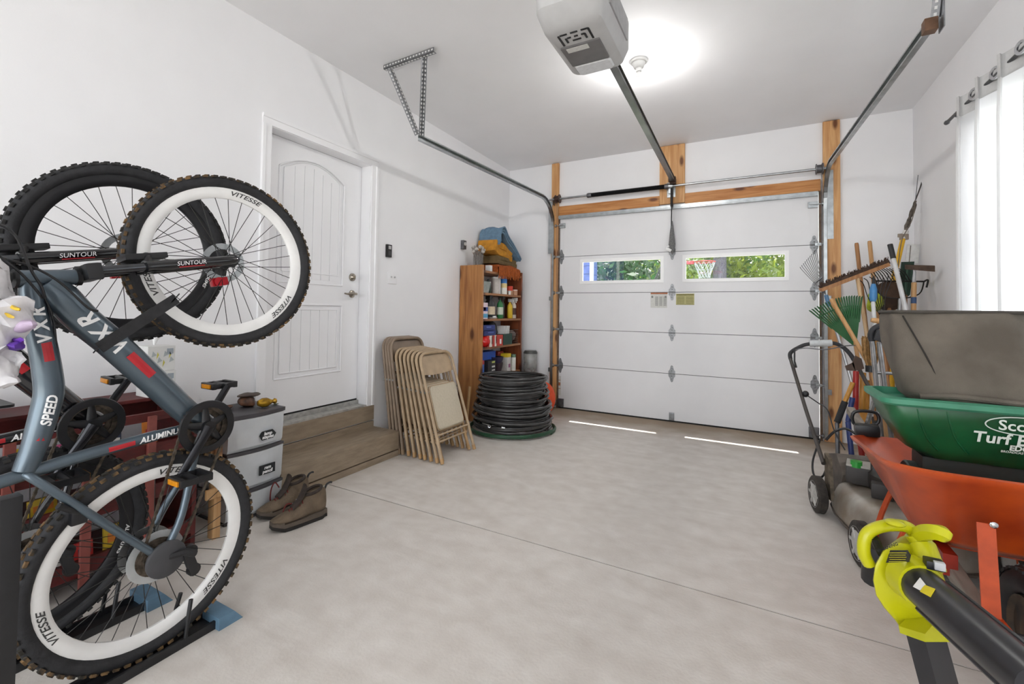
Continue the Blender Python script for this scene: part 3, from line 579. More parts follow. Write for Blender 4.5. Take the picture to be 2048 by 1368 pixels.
def wheel(root, C, n, rimm, name, words, muddy, rot=0, cassette=False):
    n = n.normalized(); a = n.cross(V((0, 0, 1))).normalized(); bb = n.cross(a)
    pol = lambda r, t, h=0: C+n*h+r*(cos(t)*a+sin(t)*bb)
    rim = obj(name, B().lathe([(.299, -.013), (.299, .013), (.284, .0145), (.266, .011), (.2575, .004), (.2575, -.004), (.266, -.011), (.284, -.0145)], C, n, 72, closed=True), rimm, root, angle=35)
    obj('tyre', B().lathe([(.3205+.0245*cos(t), .026*sin(t)) for t in [2*PI*k/14 for k in range(14)]], C, n, 72, closed=True), RUBBER, rim, angle=80)
    b = B(); N = 68
    for k in range(N):
        t = 2*PI*k/N
        for h, rr2, wd in ((-.021, .3385, .010), (.0, .3455, .013), (.021, .3385, .010)):
            tt = t+(PI/N if h == 0 else 0); M = MX((n, (-sin(tt)*a+cos(tt)*bb), (cos(tt)*a+sin(tt)*bb))).transposed()
            b.box(pol(rr2, tt, h), (wd, .016, .008), M)
    obj('tread', b, muddy, rim, smooth=False)
    b = B()
    for k in range(32):
        t = 2*PI*k/32; side = 1 if k % 2 else -1; off = (.42 if (k//2) % 2 else -.42)*2
        b.tube([pol(.024, t+off, side*.028), pol(.2585, t, side*.003)], .0014, 5)
    obj('spokes', b, SPOKE, rim)
    obj('hub', B().lathe([(.006, -.06), (.009, -.06), (.009, -.036), (.026, -.032), (.026, -.026), (.014, -.02), (.014, .02), (.026, .026), (.026, .032), (.009, .036), (.009, .06), (.006, .06)], C, n, 18), BLACK, rim)
    obj('disc_rotor', B().lathe([(.056, -.043), (.08, -.043), (.08, -.041), (.056, -.041)], C, n, 30, closed=True), STEEL, rim)
    if cassette:
        pr = []
        for k in range(7): r = .062-.0055*k; pr += [(r, .034+k*.005), (r, .0365+k*.005), (r-.008, .037+k*.005)]
        obj('cassette', B().lathe([(.012, .034)]+pr+[(.012, .07)], C, n, 36), CHAINM, rim); obj('spoke_guard', B().lathe([(.03, .030), (.085, .030), (.085, .032), (.03, .032)], C, n, 30, closed=True), mat('clear_guard', '#c9cbcc', .2, var=.05, alpha=.45), rim)
    for w_, size, t0, sp in words:
        for h in (1, -1):
            b = B(); text(b, w_, size, None, bend=lambda c: pol(.2795+c.y*.75, t0-h*c.x/.28, h*.0152), italic=.3, bold=.0006)
            obj('rim_lettering', b, LETK if rimm is WRIM else LETW, rim, smooth=False)
    return rim
def bike(label, fm, rimm, words, treadm, gap):
    t = thing('mountain_bike', label, 'bicycle', BR, group='mountain bikes stood on end')
    C1 = V((X0, .797, .357)); C2 = V((-1.865, 1.05, 1.397)); n1 = V((1, 0, -.03)); n2 = V((.988, -.132, .06))
    wheel(t, C1, n1, rimm, 'rear_wheel', words, treadm, cassette=True); wheel(t, C2, n2, rimm, 'front_wheel', words, treadm)
    def ft(name, pts, r, m=None, n=14, k=6, par=None): return obj(name, B().tube(bez(pts, k) if len(pts) > 2 else pts, r, n), m or fm, par or t)
    ft('head_tube', QL((30, 557), (156, 554)), .024); obj('headset', B().cyl(Q(150, 554), Q(160, 553.6), .027).cyl(Q(26, 557), Q(34, 557), .027), BLACK, t)
    dt = bez(QL((88, 566), (120, 592), (167, 640), (225, 688), (306, 762), (366, 818), (408, 850)), 5); nd = len(dt)
    dto = obj('down_tube', B().tube(dt, [.033+.015*min(1, i/5)-.006*max(0, (i-18)/(nd-18)) for i in range(nd)], 16, flat=(1, .92)), fm, t)
    tt = bez(QL((62, 565), (68, 623), (84, 685), (95, 746), (98, 785), (90, 822), (79, 860), (66, 900), (48, 942)), 5)
    tto = obj('top_tube', B().tube(tt, [.026+.008*sin(PI*i/(len(tt)-1)) for i in range(len(tt))], 16), fm, t)
    sto = ft('seat_tube', QL((-25, 972), (60, 945), (161, 913), (312, 871)), .0185); ft('lower_seat_tube', QL((306, 872), (405, 849)), .0165)
    for sgn in (1, -1):
        ft('seat_stay', [Q(50, 948, .01*sgn), Q(95, 975, .035*sgn), C1+V((.062*sgn, -.03, .035)), C1+V((.062*sgn, .005, 0))], .0115)
        ft('chain_stay', [Q(404, 862, .02*sgn), Q(388, 918, .04*sgn), C1+V((.06*sgn, .06, .12)), C1+V((.06*sgn, .01, .01))], .0125)
    obj('bottom_bracket', B().cyl(Q(411, 852, -.04), Q(411, 852, .04), .026, 18), fm, t)
    # decals on the tubes
    def along(pts, s0, off, fl):   # lettering wrapped on a tube path: x runs down the path, y around
        L = [0]
        for i in range(1, len(pts)): L.append(L[-1]+(pts[i]-pts[i-1]).length)
        def f(c):
            s = s0+c.x*fl
            for i in range(1, len(pts)):
                if L[i] >= s or i == len(pts)-1: break
            q = (s-L[i-1])/(L[i]-L[i-1]); p = pts[i-1].lerp(pts[i], q); d = (pts[i]-pts[i-1]).normalized(); up = V((1, 0, 0)); sd = up.cross(d).normalized()*fl
            a_ = c.y/off; return p+(off+.0014)*(cos(a_)*up+sin(a_)*sd)
        return f
    b = B(); text(b, 'V X R', .062, None, bend=along(dt, .20, .0482, -1), italic=.25, bold=.002); obj('lettering', b, LETW, dto, smooth=False)
    b = B(); text(b, 'V X R', .042, None, bend=along(tt, .125, .034, -1), italic=.2, bold=.0015); obj('lettering', b, LETW, tto, smooth=False); b = B(); text(b, 'SPEED', .032, None, bend=along(tt, .375, .0345, -1), italic=.2, bold=.001); obj('lettering', b, LETW, tto, smooth=False)
    stp = bez(QL((-25, 972), (60, 945), (161, 913), (312, 871)), 6); b = B(); text(b, 'ALUMINUM', .026, None, bend=along(stp, .405, .0188, 1), italic=.2, bold=.0008); obj('lettering', b, LETW, sto, smooth=False)
    def patch(pts, s0, L_, off, hw, par):
        b = B(); f = along(pts, s0, off, 1)
        for i in range(8):
            for j in range(3): b.quad(*[f(V((L_*(i+p)/8, -hw+2*hw*(j+q)/3, 0))) for p, q in ((0, 0), (1, 0), (1, 1), (0, 1))])
        obj('red_patch', b, LETR, par, smooth=False)
    patch(dt, .295, .10, .0482, .013, dto); patch(tt, .175, .055, .034, .011, tto); patch(tt, .44, .02, .029, .012, tto); patch(stp, .255, .07, .0188, .007, sto)
    # fork
    cr = Q(178, 546); ax = (C2-cr).normalized(); rt = n2.normalized()
    obj('fork_crown', B().beam(cr-rt*.075, cr+rt*.075, .05, .04, up=ax, bev=.01).cyl(cr-ax*.03, cr+ax*.03, .024), BLACK, t)
    for sgn, nm in ((1, 'a'), (-1, 'b')):
        e = C2+rt*.062*sgn; s = cr+rt*.058*sgn; m_ = s.lerp(e, .30)
        obj('stanchion', B().cyl(s, m_, .0145), mat('polished_stanchion', '#56585c', .15, .9), t)
        lo = obj('fork_leg', B().tube([m_, s.lerp(e, .34), s.lerp(e, .9), e-ax*.012, e+ax*.012], [.022, .0195, .018, .017, .012], 14).cyl(e-rt*.008, e+rt*.012, .014), BLKF, t)
        if sgn > 0:
            b = B(); sd = rt.cross(ax); M = MX((ax, sd, rt)).transposed().to_4x4(); M.translation = s.lerp(e, .62)+rt*.0205
            text(b, 'SUNTOUR', .022, M, italic=.2); obj('lettering', b, LETW, lo, smooth=False); obj('red_patch', B().box(s.lerp(e, .62)+rt*.018-sd*.012, (.09, .003, .004), MX((ax, sd, rt)).transposed()), LETR, lo, smooth=False)
    m1 = cr.lerp(C2, .30); br = m1-ax.cross(rt).normalized()*0; up_ = rt.cross(ax).normalized()
    up_ = up_ if up_.z > 0 else -up_
    obj('fork_brace', B().tube(bez([m1+rt*.058, m1+rt*.05+up_*.03+ax*.02, m1+up_*.045+ax*.03, m1-rt*.05+up_*.03+ax*.02, m1-rt*.058], 5), .010, 10).box(m1+up_*.038+ax*.02, (.13, .10, .02), MX((ax, rt, up_)).transposed(), bev=.005), BLACK, t)
    obj('brake_caliper', B().box(C2-rt*.055-up_*.075-ax*.03, (.07, .03, .035), MX((ax, rt, up_)).transposed(), bev=.006).cyl(C2-rt*.075-up_*.075-ax*.04, C2-rt*.03-up_*.075-ax*.04, .018), REDA, t)
    # stem, bars, saddle (mostly beyond the frame edge)
    hb = Q(-60, 560); obj('stem', B().tube([Q(22, 557), hb+V((0, -.06, .02))], .018), BLACK, t); obj('handlebar', B().tube(bez([hb+V((.33, -.05, .03)), hb+V((.12, -.06, .01)), hb+V((0, -.062, .02)), hb+V((-.12, -.06, .01)), hb+V((-.33, -.05, .03))], 6), .0135), BLACK, t)
    for s in (.27, -.27): obj('grip', B().cyl(hb+V((s*.8, -.054, .025)), hb+V((s*1.28, -.049, .031)), .018), RUBBER, t)
    sp = Q(-25, 972); obj('seat_post', B().cyl(sp, sp+V((0, -.20, -.055)), .0138), BLACK, t)
    obj('saddle', B().loft([[sp+V((x_*wd, -.215+.03*abs(x_)**2-dp*.03, -.055+zz)) for x_, dp in ((-1, .2), (-.5, 1), (0, 1.2), (.5, 1), (1, .2), (.5, -.6), (0, -.8), (-.5, -.6))] for zz, wd in ((-.13, .06), (-.10, .075), (0, .045), (.08, .026), (.14, .016))]), BLACK, t, sub=1)
    # drive train
    cc = Q(413, 853, .052); X = V((1, 0, 0))
    b = B().lathe([(.082, .0), (.094, .0), (.096, .006), (.094, .012), (.070, .012), (.070, .009), (.082, .009)], cc, X, 40, closed=True); obj('chain_guard', b, BLACK, t, angle=35)
    b = B().lathe([(.060, -.010), (.086, -.010), (.086, -.006), (.060, -.006)], cc, X, 40, closed=True).lathe([(.045, -.020), (.066, -.020), (.066, -.016), (.045, -.016)], cc, X, 36, closed=True)
    for k in range(40): b.box(cc+V((-.008, .088*cos(k*PI/20), .088*sin(k*PI/20))), (.004, .006, .006))
    obj('chain_rings', b, CHAINM, t, angle=35)
    b = B()
    for k in range(5): b.tube([cc, cc+V((0, .075*cos(k*1.257+.4), .075*sin(k*1.257+.4)))], [.018, .009], 8, flat=(.5, 1))
    b.cyl(cc-X*.02, cc+X*.022, .022); obj('spider', b, BLACK, t)
    pe = cc+(Q(361, 937, .052)-cc).normalized()*.17; f2 = Q(413, 853, -.06); pf = f2-(pe-cc)
    CRK = mat('glossy_crank', '#26262a', .22, .5, var=.1)
    for c0, c1, sg in ((cc, pe, 1), (f2, pf, -1)):
        obj('crank_arm', B().tube([c0+X*.018*sg, c0.lerp(c1, .3)+X*.024*sg, c1+X*.026*sg], [.021, .017, .0145], 12, flat=(.7, 1)), CRK, t)
        pc = c1+X*.085*sg; pd = obj('pedal', B().box(pc+V((0, .042, 0)), (.09, .016, .026), bev=.004).box(pc-V((0, .042, 0)), (.09, .016, .026), bev=.004).box(pc+X*.04*sg, (.012, .09, .022), bev=.003).box(pc-X*.04*sg, (.012, .09, .022), bev=.003).cyl(c1+X*.02*sg, pc+X*.045*sg, .012), BLACK, t)
        [obj('reflector', B().box(pc+V((0, q, .0)), (.06, .006, .016), bev=.001), AMBER, pd) for q in (.052, -.052)]
    def chain(a_, b_):
        b = B(); n = int((b_-a_).length/.0095); d = (b_-a_).normalized()
        for k in range(n):
            p = a_.lerp(b_, (k+.5)/n); x_, y_, d_ = frame(d, V((1, 0, 0))); b.box(p, (.008 if k % 2 else .0065, .0085 if k % 2 else .0065, .0105), MX((x_, y_, d_)).transposed())
        obj('chain', b, CHAINM, t, smooth=False)
    chain(cc+V((-.008, .085, -.02)), C1+V((.052, .055, -.02))); chain(cc+V((-.008, -.085, -.02)), C1+V((.052, -.048, .03)))
    de = C1+V((.075, .05, -.02))
    obj('derailleur_guard', B().lathe([(.0, .012), (.055, .012), (.06, .008), (.06, 0), (0, 0)], C1+V((.068, .012, -.005)), X, 26), mat('dark_grey_plastic', '#3d3d40', .55), t)
    obj('derailleur', B().tube([C1+V((.07, .02, 0)), de+V((.01, .01, .02)), de+V((.012, .045, .0))], .013, 8).beam(de+V((.0, .02, .02)), de+V((0, .05, -.07)), .02, .03, bev=.004), BLACK, t)
    for dz in (.01, -.06): obj('jockey_wheel', B().cyl(de+V((-.008, .035-(.0 if dz > 0 else -.012), dz)), de+V((.008, .035-(.0 if dz > 0 else -.012), dz)), .021, 14), BLACK, t)
    obj('rear_brake', B().box(C1+V((.0, -.21, .22)), (.10, .04, .05), bev=.008).tube([C1+V((.04, -.2, .22)), C1+V((.05, -.26, .27))], .009), BLACK, t)
    # cables
    CB = lambda *l, dx=.045, r=.0035: obj('cable', B().tube(bez(QL(*l, dx=dx), 6), r, 7), BLACK, t)
    CB((-20, 440), (30, 470), (62, 540), (82, 572), (90, 596), dx=.09); CB((-20, 512), (60, 532), (120, 565), (175, 615), (196, 622), dx=.07); CB((90, 596), (106, 640), (112, 700), (114, 760), (104, 830), (90, 880), dx=.02)
    CB((-20, 500), (40, 545), (86, 597), dx=.08)
    return t
VW = [('VITESSE', .036, a, 1) for a in (.35, 2.45, 4.5)]
b1 = bike('grey mountain bike with white rims standing on its muddy rear wheel', GREYF, WRIM, VW, MUDDY, 0)
b2 = bike('black mountain bike with black rims behind the grey one', BLKF, BRIM, [('ALEXRIMS', .024, a, 1) for a in (.9, 2.9)], TREAD, 0)
b2.location = (-2.165, .573, .02); b2.rotation_euler = (0, .055, 0)
# rubber strap holding the front wheel back to the down tube
sA, sB = (198, 696), (352, 597); wv = V((.0, .012, .016)); st_ = B()
for dx, t_ in ((.052, .004), (-.10, .004)):
    a_, c_ = Q(*sA, dx), Q(*sB, dx); u_ = (c_-a_).normalized().cross(V((1, 0, 0))).normalized()*.018
    st_.prism([(0, 0), (1, 0), (1, 1), (0, 1)], a_-u_, c_-a_, u_*2, V((t_, 0, 0)))
for p_ in (sA, sB):
    a_, c_ = Q(*p_, .056), Q(*p_, -.10); u_ = V((0, .012, .016)); st_.prism([(0, 0), (1, 0), (1, 1), (0, 1)], a_-u_, c_-a_, u_*2, V((0, -.003, .003)))
obj('rubber_strap', st_, RUBBER, label='black strap tying the front wheel of the grey bike to its frame', cat='strap', smooth=False)
# floor stands
BLUE = mat('blue_stand_foot', '#5d7c93', .55, var=.1, scale=20)
def stand(x, y1, label, post):
    t = thing('bike_stand', label, 'bike stand', (x, y1-.4, 0), group='floor stands under the bikes')
    b = B().bb((x-.035, y1-.78, 0), (x+.035, y1, .012), .003)
    for s in (-1, 1): b.bb((x+s*.045-.006, y1-.78, 0), (x+s*.045+.006, y1, .03), .002)
    obj('base_rail', b, BLACK, t)
    obj('end_foot', B().prism([(0, 0), (.09, 0), (.055, .045), (.0, .045)], (x-.075, y1-.02, 0), (0, 1, 0), (0, 0, 1), (.15, 0, 0)), BLUE, t, smooth=False)
    for y in (y1-.70, y1-.12): obj('wheel_cradle', B().tube([(x-.045, y, .02), (x-.042, y+.01, .10), (x-.035, y+.02, .15)], .007).tube([(x+.045, y, .02), (x+.042, y+.01, .10), (x+.035, y+.02, .15)], .007), BLACK, t)
    if post: q = post; obj('upright_post', B().bb((q.x-.02, q.y-.02, 0), (q.x+.02, q.y+.02, .74), .004).bb((x-.03, q.y-.02, 0), (q.x+.02, q.y+.02, .02)), BLACK, t)
stand(-1.817, 1.01, 'black floor rail with blue foot under the grey bike', P(7, 1250, x=-1.60)); stand(-2.165, .93, 'black floor rail with blue foot under the black bike', None)
# ================================================================== folding chairs
CHB = mat('beige_chair_enamel', '#b29a7c', .45, var=.1, scale=9); CHS = mat('beige_vinyl_seat', '#bdb29d', .55, var=.04, scale=50, bump=.15, bscale=250); CHR = mat('worn_leg_enamel', '#b08c5f', .5, var=.14, scale=14)
CHG = mat('taupe_chair_enamel', '#8f7c6a', .45, var=.1, scale=9); CHGL = mat('taupe_leg_enamel', '#957f66', .5, var=.14, scale=14)
def rrect(w, h, r, n=4): return [(cx_+r*cos(a0+PI/2*k/n), cy_+r*sin(a0+PI/2*k/n)) for cx_, cy_, a0 in ((w/2-r, h/2-r, 0), (-w/2+r, h/2-r, PI/2), (-w/2+r, -h/2+r, PI), (w/2-r, -h/2+r, 3*PI/2)) for k in range(n+1)]
def make_chair(fm, lm, Lc):
    t = thing('folding_chair', 'beige folding chair', 'chair', (0, 0, 0), group='folded chairs leaning by the steps')
    W = .425; r = .085
    arc = [(-W/2+r-r*cos(a), Lc-r+r*sin(a)) for a in [PI/2*k/5 for k in range(6)]]
    pts = [(-W/2-.012, 0)]+arc+[(-q[0], q[1]) for q in arc[::-1]]+[(W/2+.012, 0)]
    obj('frame', B().tube([V((.012, p[0], p[1])) for p in pts], .0125, 8), fm, t)
    for s in (-1, 1):
        obj('leg', B().tube([V((-.014, s*(W/2-.028), .03)), V((-.014, s*(W/2-.030), Lc*.60)), V((-.004, s*(W/2-.024), Lc*.66))], [.011, .011, .009], 8), lm, t)
        obj('foot_cap', B().cyl((.012, s*(W/2+.012), 0), (.012, s*(W/2+.010), .04), .0145, 8).cyl((-.014, s*(W/2-.028), .012), (-.014, s*(W/2-.028), .05), .0135, 8), lm, t)
    b = B(); n = 9; ring = lambda z, h: [V((.010+.012*(1-((2*k/(n-1)-1)**2)), (-.5+k/(n-1))*(W-.03)*1.0, z)) for k in range(n)]
    z0, z1 = Lc*.79, Lc-.018
    rows = []
    for z in (z0, z0+.04, z0+.09, z1-.02, z1):
        hw = (W/2-.008)-(0 if z < Lc-r else r-math.sqrt(max(0, r*r-(z-(Lc-r))**2))); rows.append([V((-.004-.010*(1-(2*k/8-1)**2), -hw+2*hw*k/8, z+(.012*(2*k/8-1)**2 if z == z0 else 0))) for k in range(9)])
    obj('backrest', B().loft(rows, closed=False).loft([[p+V((.003, 0, 0)) for p in r_] for r_ in rows], closed=False), fm, t)
    sp = rrect(W-.075, Lc*.40, .035); cz = Lc*.485
    obj('seat', B().loft([[V((-.004, p[0], cz+p[1])) for p in sp], [V((.014, p[0], cz+p[1])) for p in sp], [V((.02, p[0]*.95, cz+p[1]*.95)) for p in sp]]), CHS, t, angle=30)
    obj('seat_rim', B().tube([V((.004, p[0]*1.02, cz+p[1]*1.015)) for p in sp], .007, 6, closed=True), fm, t)
    for z, xx in ((Lc*.245, .012), (Lc*.185, -.014)): obj('crossbar', B().cyl((xx, -W/2+.0, z), (xx, W/2-.0, z), .0085, 8), fm, t)
    obj('hinge', B().cyl((.0, -W/2-.016, Lc*.64), (.0, -W/2+.03, Lc*.64), .008, 8).cyl((.0, W/2+.016, Lc*.64), (.0, W/2-.03, Lc*.64), .008, 8), STEEL, t)
    return t
def lean(o, xf, xt, yc, zt, Lc, rz=0, label=''):
    th = math.asin(max(-1, min(1, (xt-xf)/Lc))); o.location = (xf, yc, .002); o.rotation_euler = (0, th, rz); o['label'] = label
rk = ['nearest the wall, its back frame flat to the paint', 'second from the wall', 'third from the wall', 'fourth from the wall, in front of the taller ones']
c0 = make_chair(CHG, CHGL, .965)
for i in range(4):
    c = c0 if i == 0 else copytree(c0)
    lean(c, -2.655+i*.037, -2.80+i*.024, 3.10+.004*i, 0, .965, 0, 'taupe tall folding chair, %s' % rk[i])
fr = ['back', 'second', 'third', 'fourth', 'fifth', 'sixth', 'front']
c0 = make_chair(CHB, CHR, .885)
for i in range(7):
    c = c0 if i == 0 else copytree(c0)
    lean(c, -2.475+i*.060, -2.665+i*.046, 3.11-.004*i, 0, .885, .02*(i % 3-1), ('beige folding chair at the front of the stack, its vinyl seat in full view' if i == 6 else 'beige shorter folding chair, %s of the front stack, counting from the wall' % fr[i].replace('back', 'first')))
# ================================================================== hoses
HB = mat('black_hose_rubber', '#3d3c3c', .25, var=.2, scale=8); HG = mat('green_hose', '#1f4a30', .45, var=.15, scale=20)
rh = random.Random(11); hc = V((-2.13, 4.08, 0)); pts = []; NL = 30
for k in range(NL*20):
    a = 2*PI*k/20; l = k/20; f = l/NL
    if k % 20 == 0: jr = rh.uniform(-.03, .03); jz = rh.uniform(-.012, .012); ph = rh.uniform(0, 6.28); am = rh.uniform(.004, .022)
    if k % 20 == 0 and l > 0: pj = cur
    if k == 0: pj = (jr, jz, am, ph)
    cur = (jr, jz, am, ph); q = min(1, (k % 20)/8); mixv = [pj[i]*(1-q)+cur[i]*q for i in range(3)]
    rad = .395-.075*f+mixv[0]; z = .055+.495*f+mixv[1]+mixv[2]*sin(a+ph)
    pts.append(hc+V((rad*cos(a), rad*.98*sin(a), max(.045, z))))
ho = thing('garden_hose', 'tall coil of black garden hose in front of the bookcase', 'hose', (hc.x, hc.y, 0))
obj('coil', B().tube(pts, .0145, 8), HB, ho, angle=80)
pts = []
for k in range(20*9):
    a = 2*PI*k/20+.7; f = k/180; pts.append(hc+V(((.345-.05*f+.02*sin(3.1*a))*cos(a), (.345-.05*f)*sin(a), .06+.49*f+.02*sin(a*1.3))))
obj('inner_coil', B().tube(pts, .0145, 8), HB, ho, angle=80)
for nm, pl in (('loose_end', [(1060, 815), (1080, 825), (1093, 842), (1092, 856), (1075, 862), (1045, 864)]), ('loose_end', [(1050, 858), (1075, 858), (1090, 862), (1098, 869)])):
    obj(nm, B().tube(bez([P(*p, d=4.52) for p in pl], 5), .0125, 8), HB, ho)
obj('brass_coupling', B().cyl(P(1096, 853, d=4.5), P(1099, 851, d=4.48), .016), CHROME, ho)
obj('hose_end', B().lathe([(.008, .0), (.014, .0), (.017, .02), (.017, -.03), (.013, -.035)], P(979, 852, d=4.20), (.35, -.9, 0), 14), CHROME, ho); obj('hose_mender', B().cyl(P(1003, 855, d=4.18), P(1010, 856, d=4.18), .013), CHROME, ho)
obj('cable_tie', B().tube([P(1040+q*.2, 810-q, d=4.3) for q in (0, 6, 12)], .006), mat('white_plastic', '#efefef', .4), ho)
obj('green_hose', B().tube([hc+V(((.425+.012*sin(a*2))*cos(a), (.425+.01*cos(3*a))*sin(a), .018+.022*k/56)) for k, a in [(k, 2*PI*k/28) for k in range(57)]], .0135, 8), HG, label='green hose looped on the floor around the base of the black coil', cat='hose', angle=80)
# ================================================================== bookcase
BKV = wood('stained_pine_side', '#b27c45', '#85532a', 2, .8, .42); BKR = wood('red_brown_pine', '#8a4a2a', '#5f2c17', 2, .9, .45); BKH = wood('stained_pine_shelf', '#a8764a', '#7b4b2a', 1, .9, .45)
bc = thing('bookcase', 'stained knotty pine bookcase full of household bottles in the corner', 'bookcase', (-2.7, 4.62, 0))
BX0, BX1, BY0, BY1 = -2.846, -2.55, 4.13, 5.105
obj('side_panel', B().bb((BX0, BY0, 0), (BX1, BY0+.03, 1.712), .002), BKV, bc, smooth=False); obj('side_panel', B().bb((BX0, BY1-.03, 0), (BX1, BY1, 1.70), .002), BKR, bc, smooth=False)
SHZ = [1.655, 1.408, 1.118, .805, .47, .08]
for z in SHZ: obj('shelf', B().bb((BX0, BY0+.03, z-.024), (BX1-.004, BY1-.03, z), .0015), BKH, bc, smooth=False)
# things on the shelves
def colm(c, rough=.4): return mat('paint_'+c.strip('#'), c, rough, var=.06, scale=40)
def bottle(name, lab, y, z, h, r, col, cap, label=None, x=-2.62, neck=.35, flat=1.0, trig=False, cat='bottle', grp='bottles on the bookcase'):
    t = thing(name, lab, cat, (x, y, z), group=grp)
    prof = [(0, 0), (.9, 0), (1, .03), (1, .58), (.92, .68), (neck, .82), (neck, .88)]
    b = B().lathe([(q[0]*r, q[1]*h) for q in prof]+[(0, .88*h)], (x, y, z), (0, 0, 1), 16)
    for v in b.bm.verts: v.co.x = x+(v.co.x-x)*flat
    obj('body', b, colm(col), t)
    if trig: obj('trigger', B().box((x+.012, y, z+h*.95), (.075, .022, .04), bev=.006).beam((x+.025, y, z+h*.93), (x+.03, y, z+h*.78), .012, .014).cyl((x, y, z+h*.86), (x, y, z+h*.94), r*neck*1.05), colm(cap), t)
    else: obj('cap', B().lathe([(0, h), (r*neck*.95, h), (r*neck*1.15, .985*h), (r*neck*1.15, .87*h), (0, .87*h)], (x, y, z), (0, 0, 1), 14), colm(cap), t)
    if label:
        b = B().lathe([(1.012*r, .18*h), (1.012*r, .52*h)], (x, y, z), (0, 0, 1), 16)
        for v in b.bm.verts: v.co.x = x+(v.co.x-x)*flat
        obj('label', b, colm(label), t)
def carton(name, lab, c, s, col, band=None, cat='box', grp='boxes on the bookcase', m=None):
    t = thing(name, lab, cat, (c[0], c[1], c[2]-s[2]/2), group=grp); obj('body', B().box(c, s, m, bev=.002), colm(col, .5), t, smooth=False)
    for q in (band if isinstance(band, list) else [band] if band else []): obj('print', B().box((c[0], c[1]+s[1]*q[1], c[2]+s[2]*q[2]), (s[0]*1.02, s[1]*q[3], s[2]*q[4]), m), colm(q[0], .5), t, smooth=False)
def can(name, lab, x, y, z, r, h, cols, cat='can', grp='cans on the bookcase'):
    t = thing(name, lab, cat, (x, y, z), group=grp); z0 = z
    for i, (c, f) in enumerate(cols): obj(('base', 'band', 'lid', 'cap')[i], B().lathe([(0, 0), (r, 0), (r*1.005, .002), (r*1.005, f*h-.002), (r*(.96), f*h), (0, f*h)], (x, y, z0), (0, 0, 1), 18), colm(c), t); z0 += f*h
s1, s2, s3, s4 = SHZ[1:5]
can('pattern_jar', 'white floral patterned canister on the top inner shelf', -2.63, 4.56, s1, .05, .20, [('#c9c2bb', .9), ('#e9e7e3', .1)], 'jar')
bottle('dark_bottle', 'dark green bottle beside the floral canister', 4.44, s1, .17, .035, '#23352c', '#1d1d1d', x=-2.66); bottle('glass_bottle', 'clear pale bottle at the left end of the top inner shelf', 4.35, s1, .16, .04, '#8b958c', '#4b5148', x=-2.70)
t = thing('clear_bin', 'clear plastic bin with white napkins on the top inner shelf', 'bin', (-2.65, 4.26, s1), group='boxes on the bookcase'); obj('bin', B().loft([rr_(-2.72, -2.60, 4.18, 4.36, .02, s1), rr_(-2.73, -2.58, 4.17, 4.38, .02, s1+.13)], caps=False).bb((-2.72, 4.18, s1), (-2.60, 4.36, s1+.004)), mat('clear_grey_plastic', '#b9c2bd', .2, var=.1, alpha=.6), t); obj('napkins', B().box((-2.66, 4.27, s1+.035), (.10, .16, .06), bev=.01), colm('#e6e2da'), t)
can('spray_paint', 'spray can banded white, cream and blue', -2.61, 4.72, s1, .040, .245, [('#e8e6de', .33), ('#e2cc8f', .22), ('#2f77bf', .45)]); can('white_bottle', 'slim white bottle left of the blue-topped can', -2.63, 4.635, s1, .022, .22, [('#e4e8e8', .8), ('#c9d4dc', .2)], 'bottle')
can('tin', 'pale tin with orange-red lid lying at the right', -2.63, 4.90, s1, .045, .11, [('#c39a7a', .5), ('#d23a1e', .5)]); can('small_jar', 'small white jar in front of the red-lidded tin', -2.585, 4.82, s1, .016, .05, [('#e6e6e6', .8), ('#d0d0d0', .2)], 'jar'); can('roll', 'tan cardboard roll at the right end of the top inner shelf', -2.60, 4.99, s1, .035, .07, [('#b98a6b', .85), ('#eadfd4', .15)], 'roll')
carton('carton', 'pink and blue carton on the bottle shelf', (-2.60, 4.215, s2+.09), (.09, .09, .18), '#e4cfd6', [('#2d4d9a', 0, .1, 1.03, .25), ('#c22845', -.2, .12, .5, .2), ('#5aa3c9', 0, -.3, 1.03, .25)]); can('black_can', 'black can beside the pink carton', -2.63, 4.315, s2, .038, .17, [('#24282c', .8), ('#1b1b1b', .2)])
bottle('weed_killer_jug', 'black jug with a cream picture label', 4.43, s2, .27, .068, '#232426', '#1d1d1f', '#d8c7a8', flat=.7); bottle('grey_jug', 'grey black sprayer bottle behind the picture jug', 4.53, s2, .26, .045, '#34363a', '#222428', x=-2.72, trig=True)
bottle('green_spray_bottle', 'green spray bottle with a white label', 4.655, s2, .26, .05, '#2c7a45', '#3a3330', '#c9d2c0', flat=.7, trig=True); bottle('black_spray_bottle', 'black spray bottle between the green and yellow ones', 4.755, s2, .265, .042, '#1f2124', '#1c1c1e', x=-2.66, trig=True); bottle('maroon_bottle', 'dark maroon bottle behind the yellow one', 4.83, s2, .25, .036, '#4a2430', '#9b2333', x=-2.72)
bottle('yellow_bottle', 'yellow spray bottle on the bottle shelf', 4.905, s2, .235, .045, '#d9b527', '#c7c7c5', flat=.7, trig=True); bottle('white_spray_bottle', 'cream spray bottle with a brown label at the right end', 5.01, s2, .25, .04, '#d8cfc2', '#d9d9d6', '#4d3026', flat=.7, trig=True)
t = thing('paper_plate', 'crumpled white paper plate on the edge of the bottle shelf', 'plate', (-2.575, 4.42, s2), group=None); obj('plate', B().lathe([(0, .004), (.05, .004), (.07, .018), (.072, .016), (.05, 0), (0, 0)], (-2.60, 4.42, s2), (0, 0, 1), 20).disp(.006, 18), colm('#e2e2de'), t); obj('tape_roll', B().lathe([(.012, 0), (.024, 0), (.024, .02), (.012, .02)], (-2.562, 4.42, s2+.012), (0, 0, 1), 16, closed=True), colm('#f0f0ee'), t)
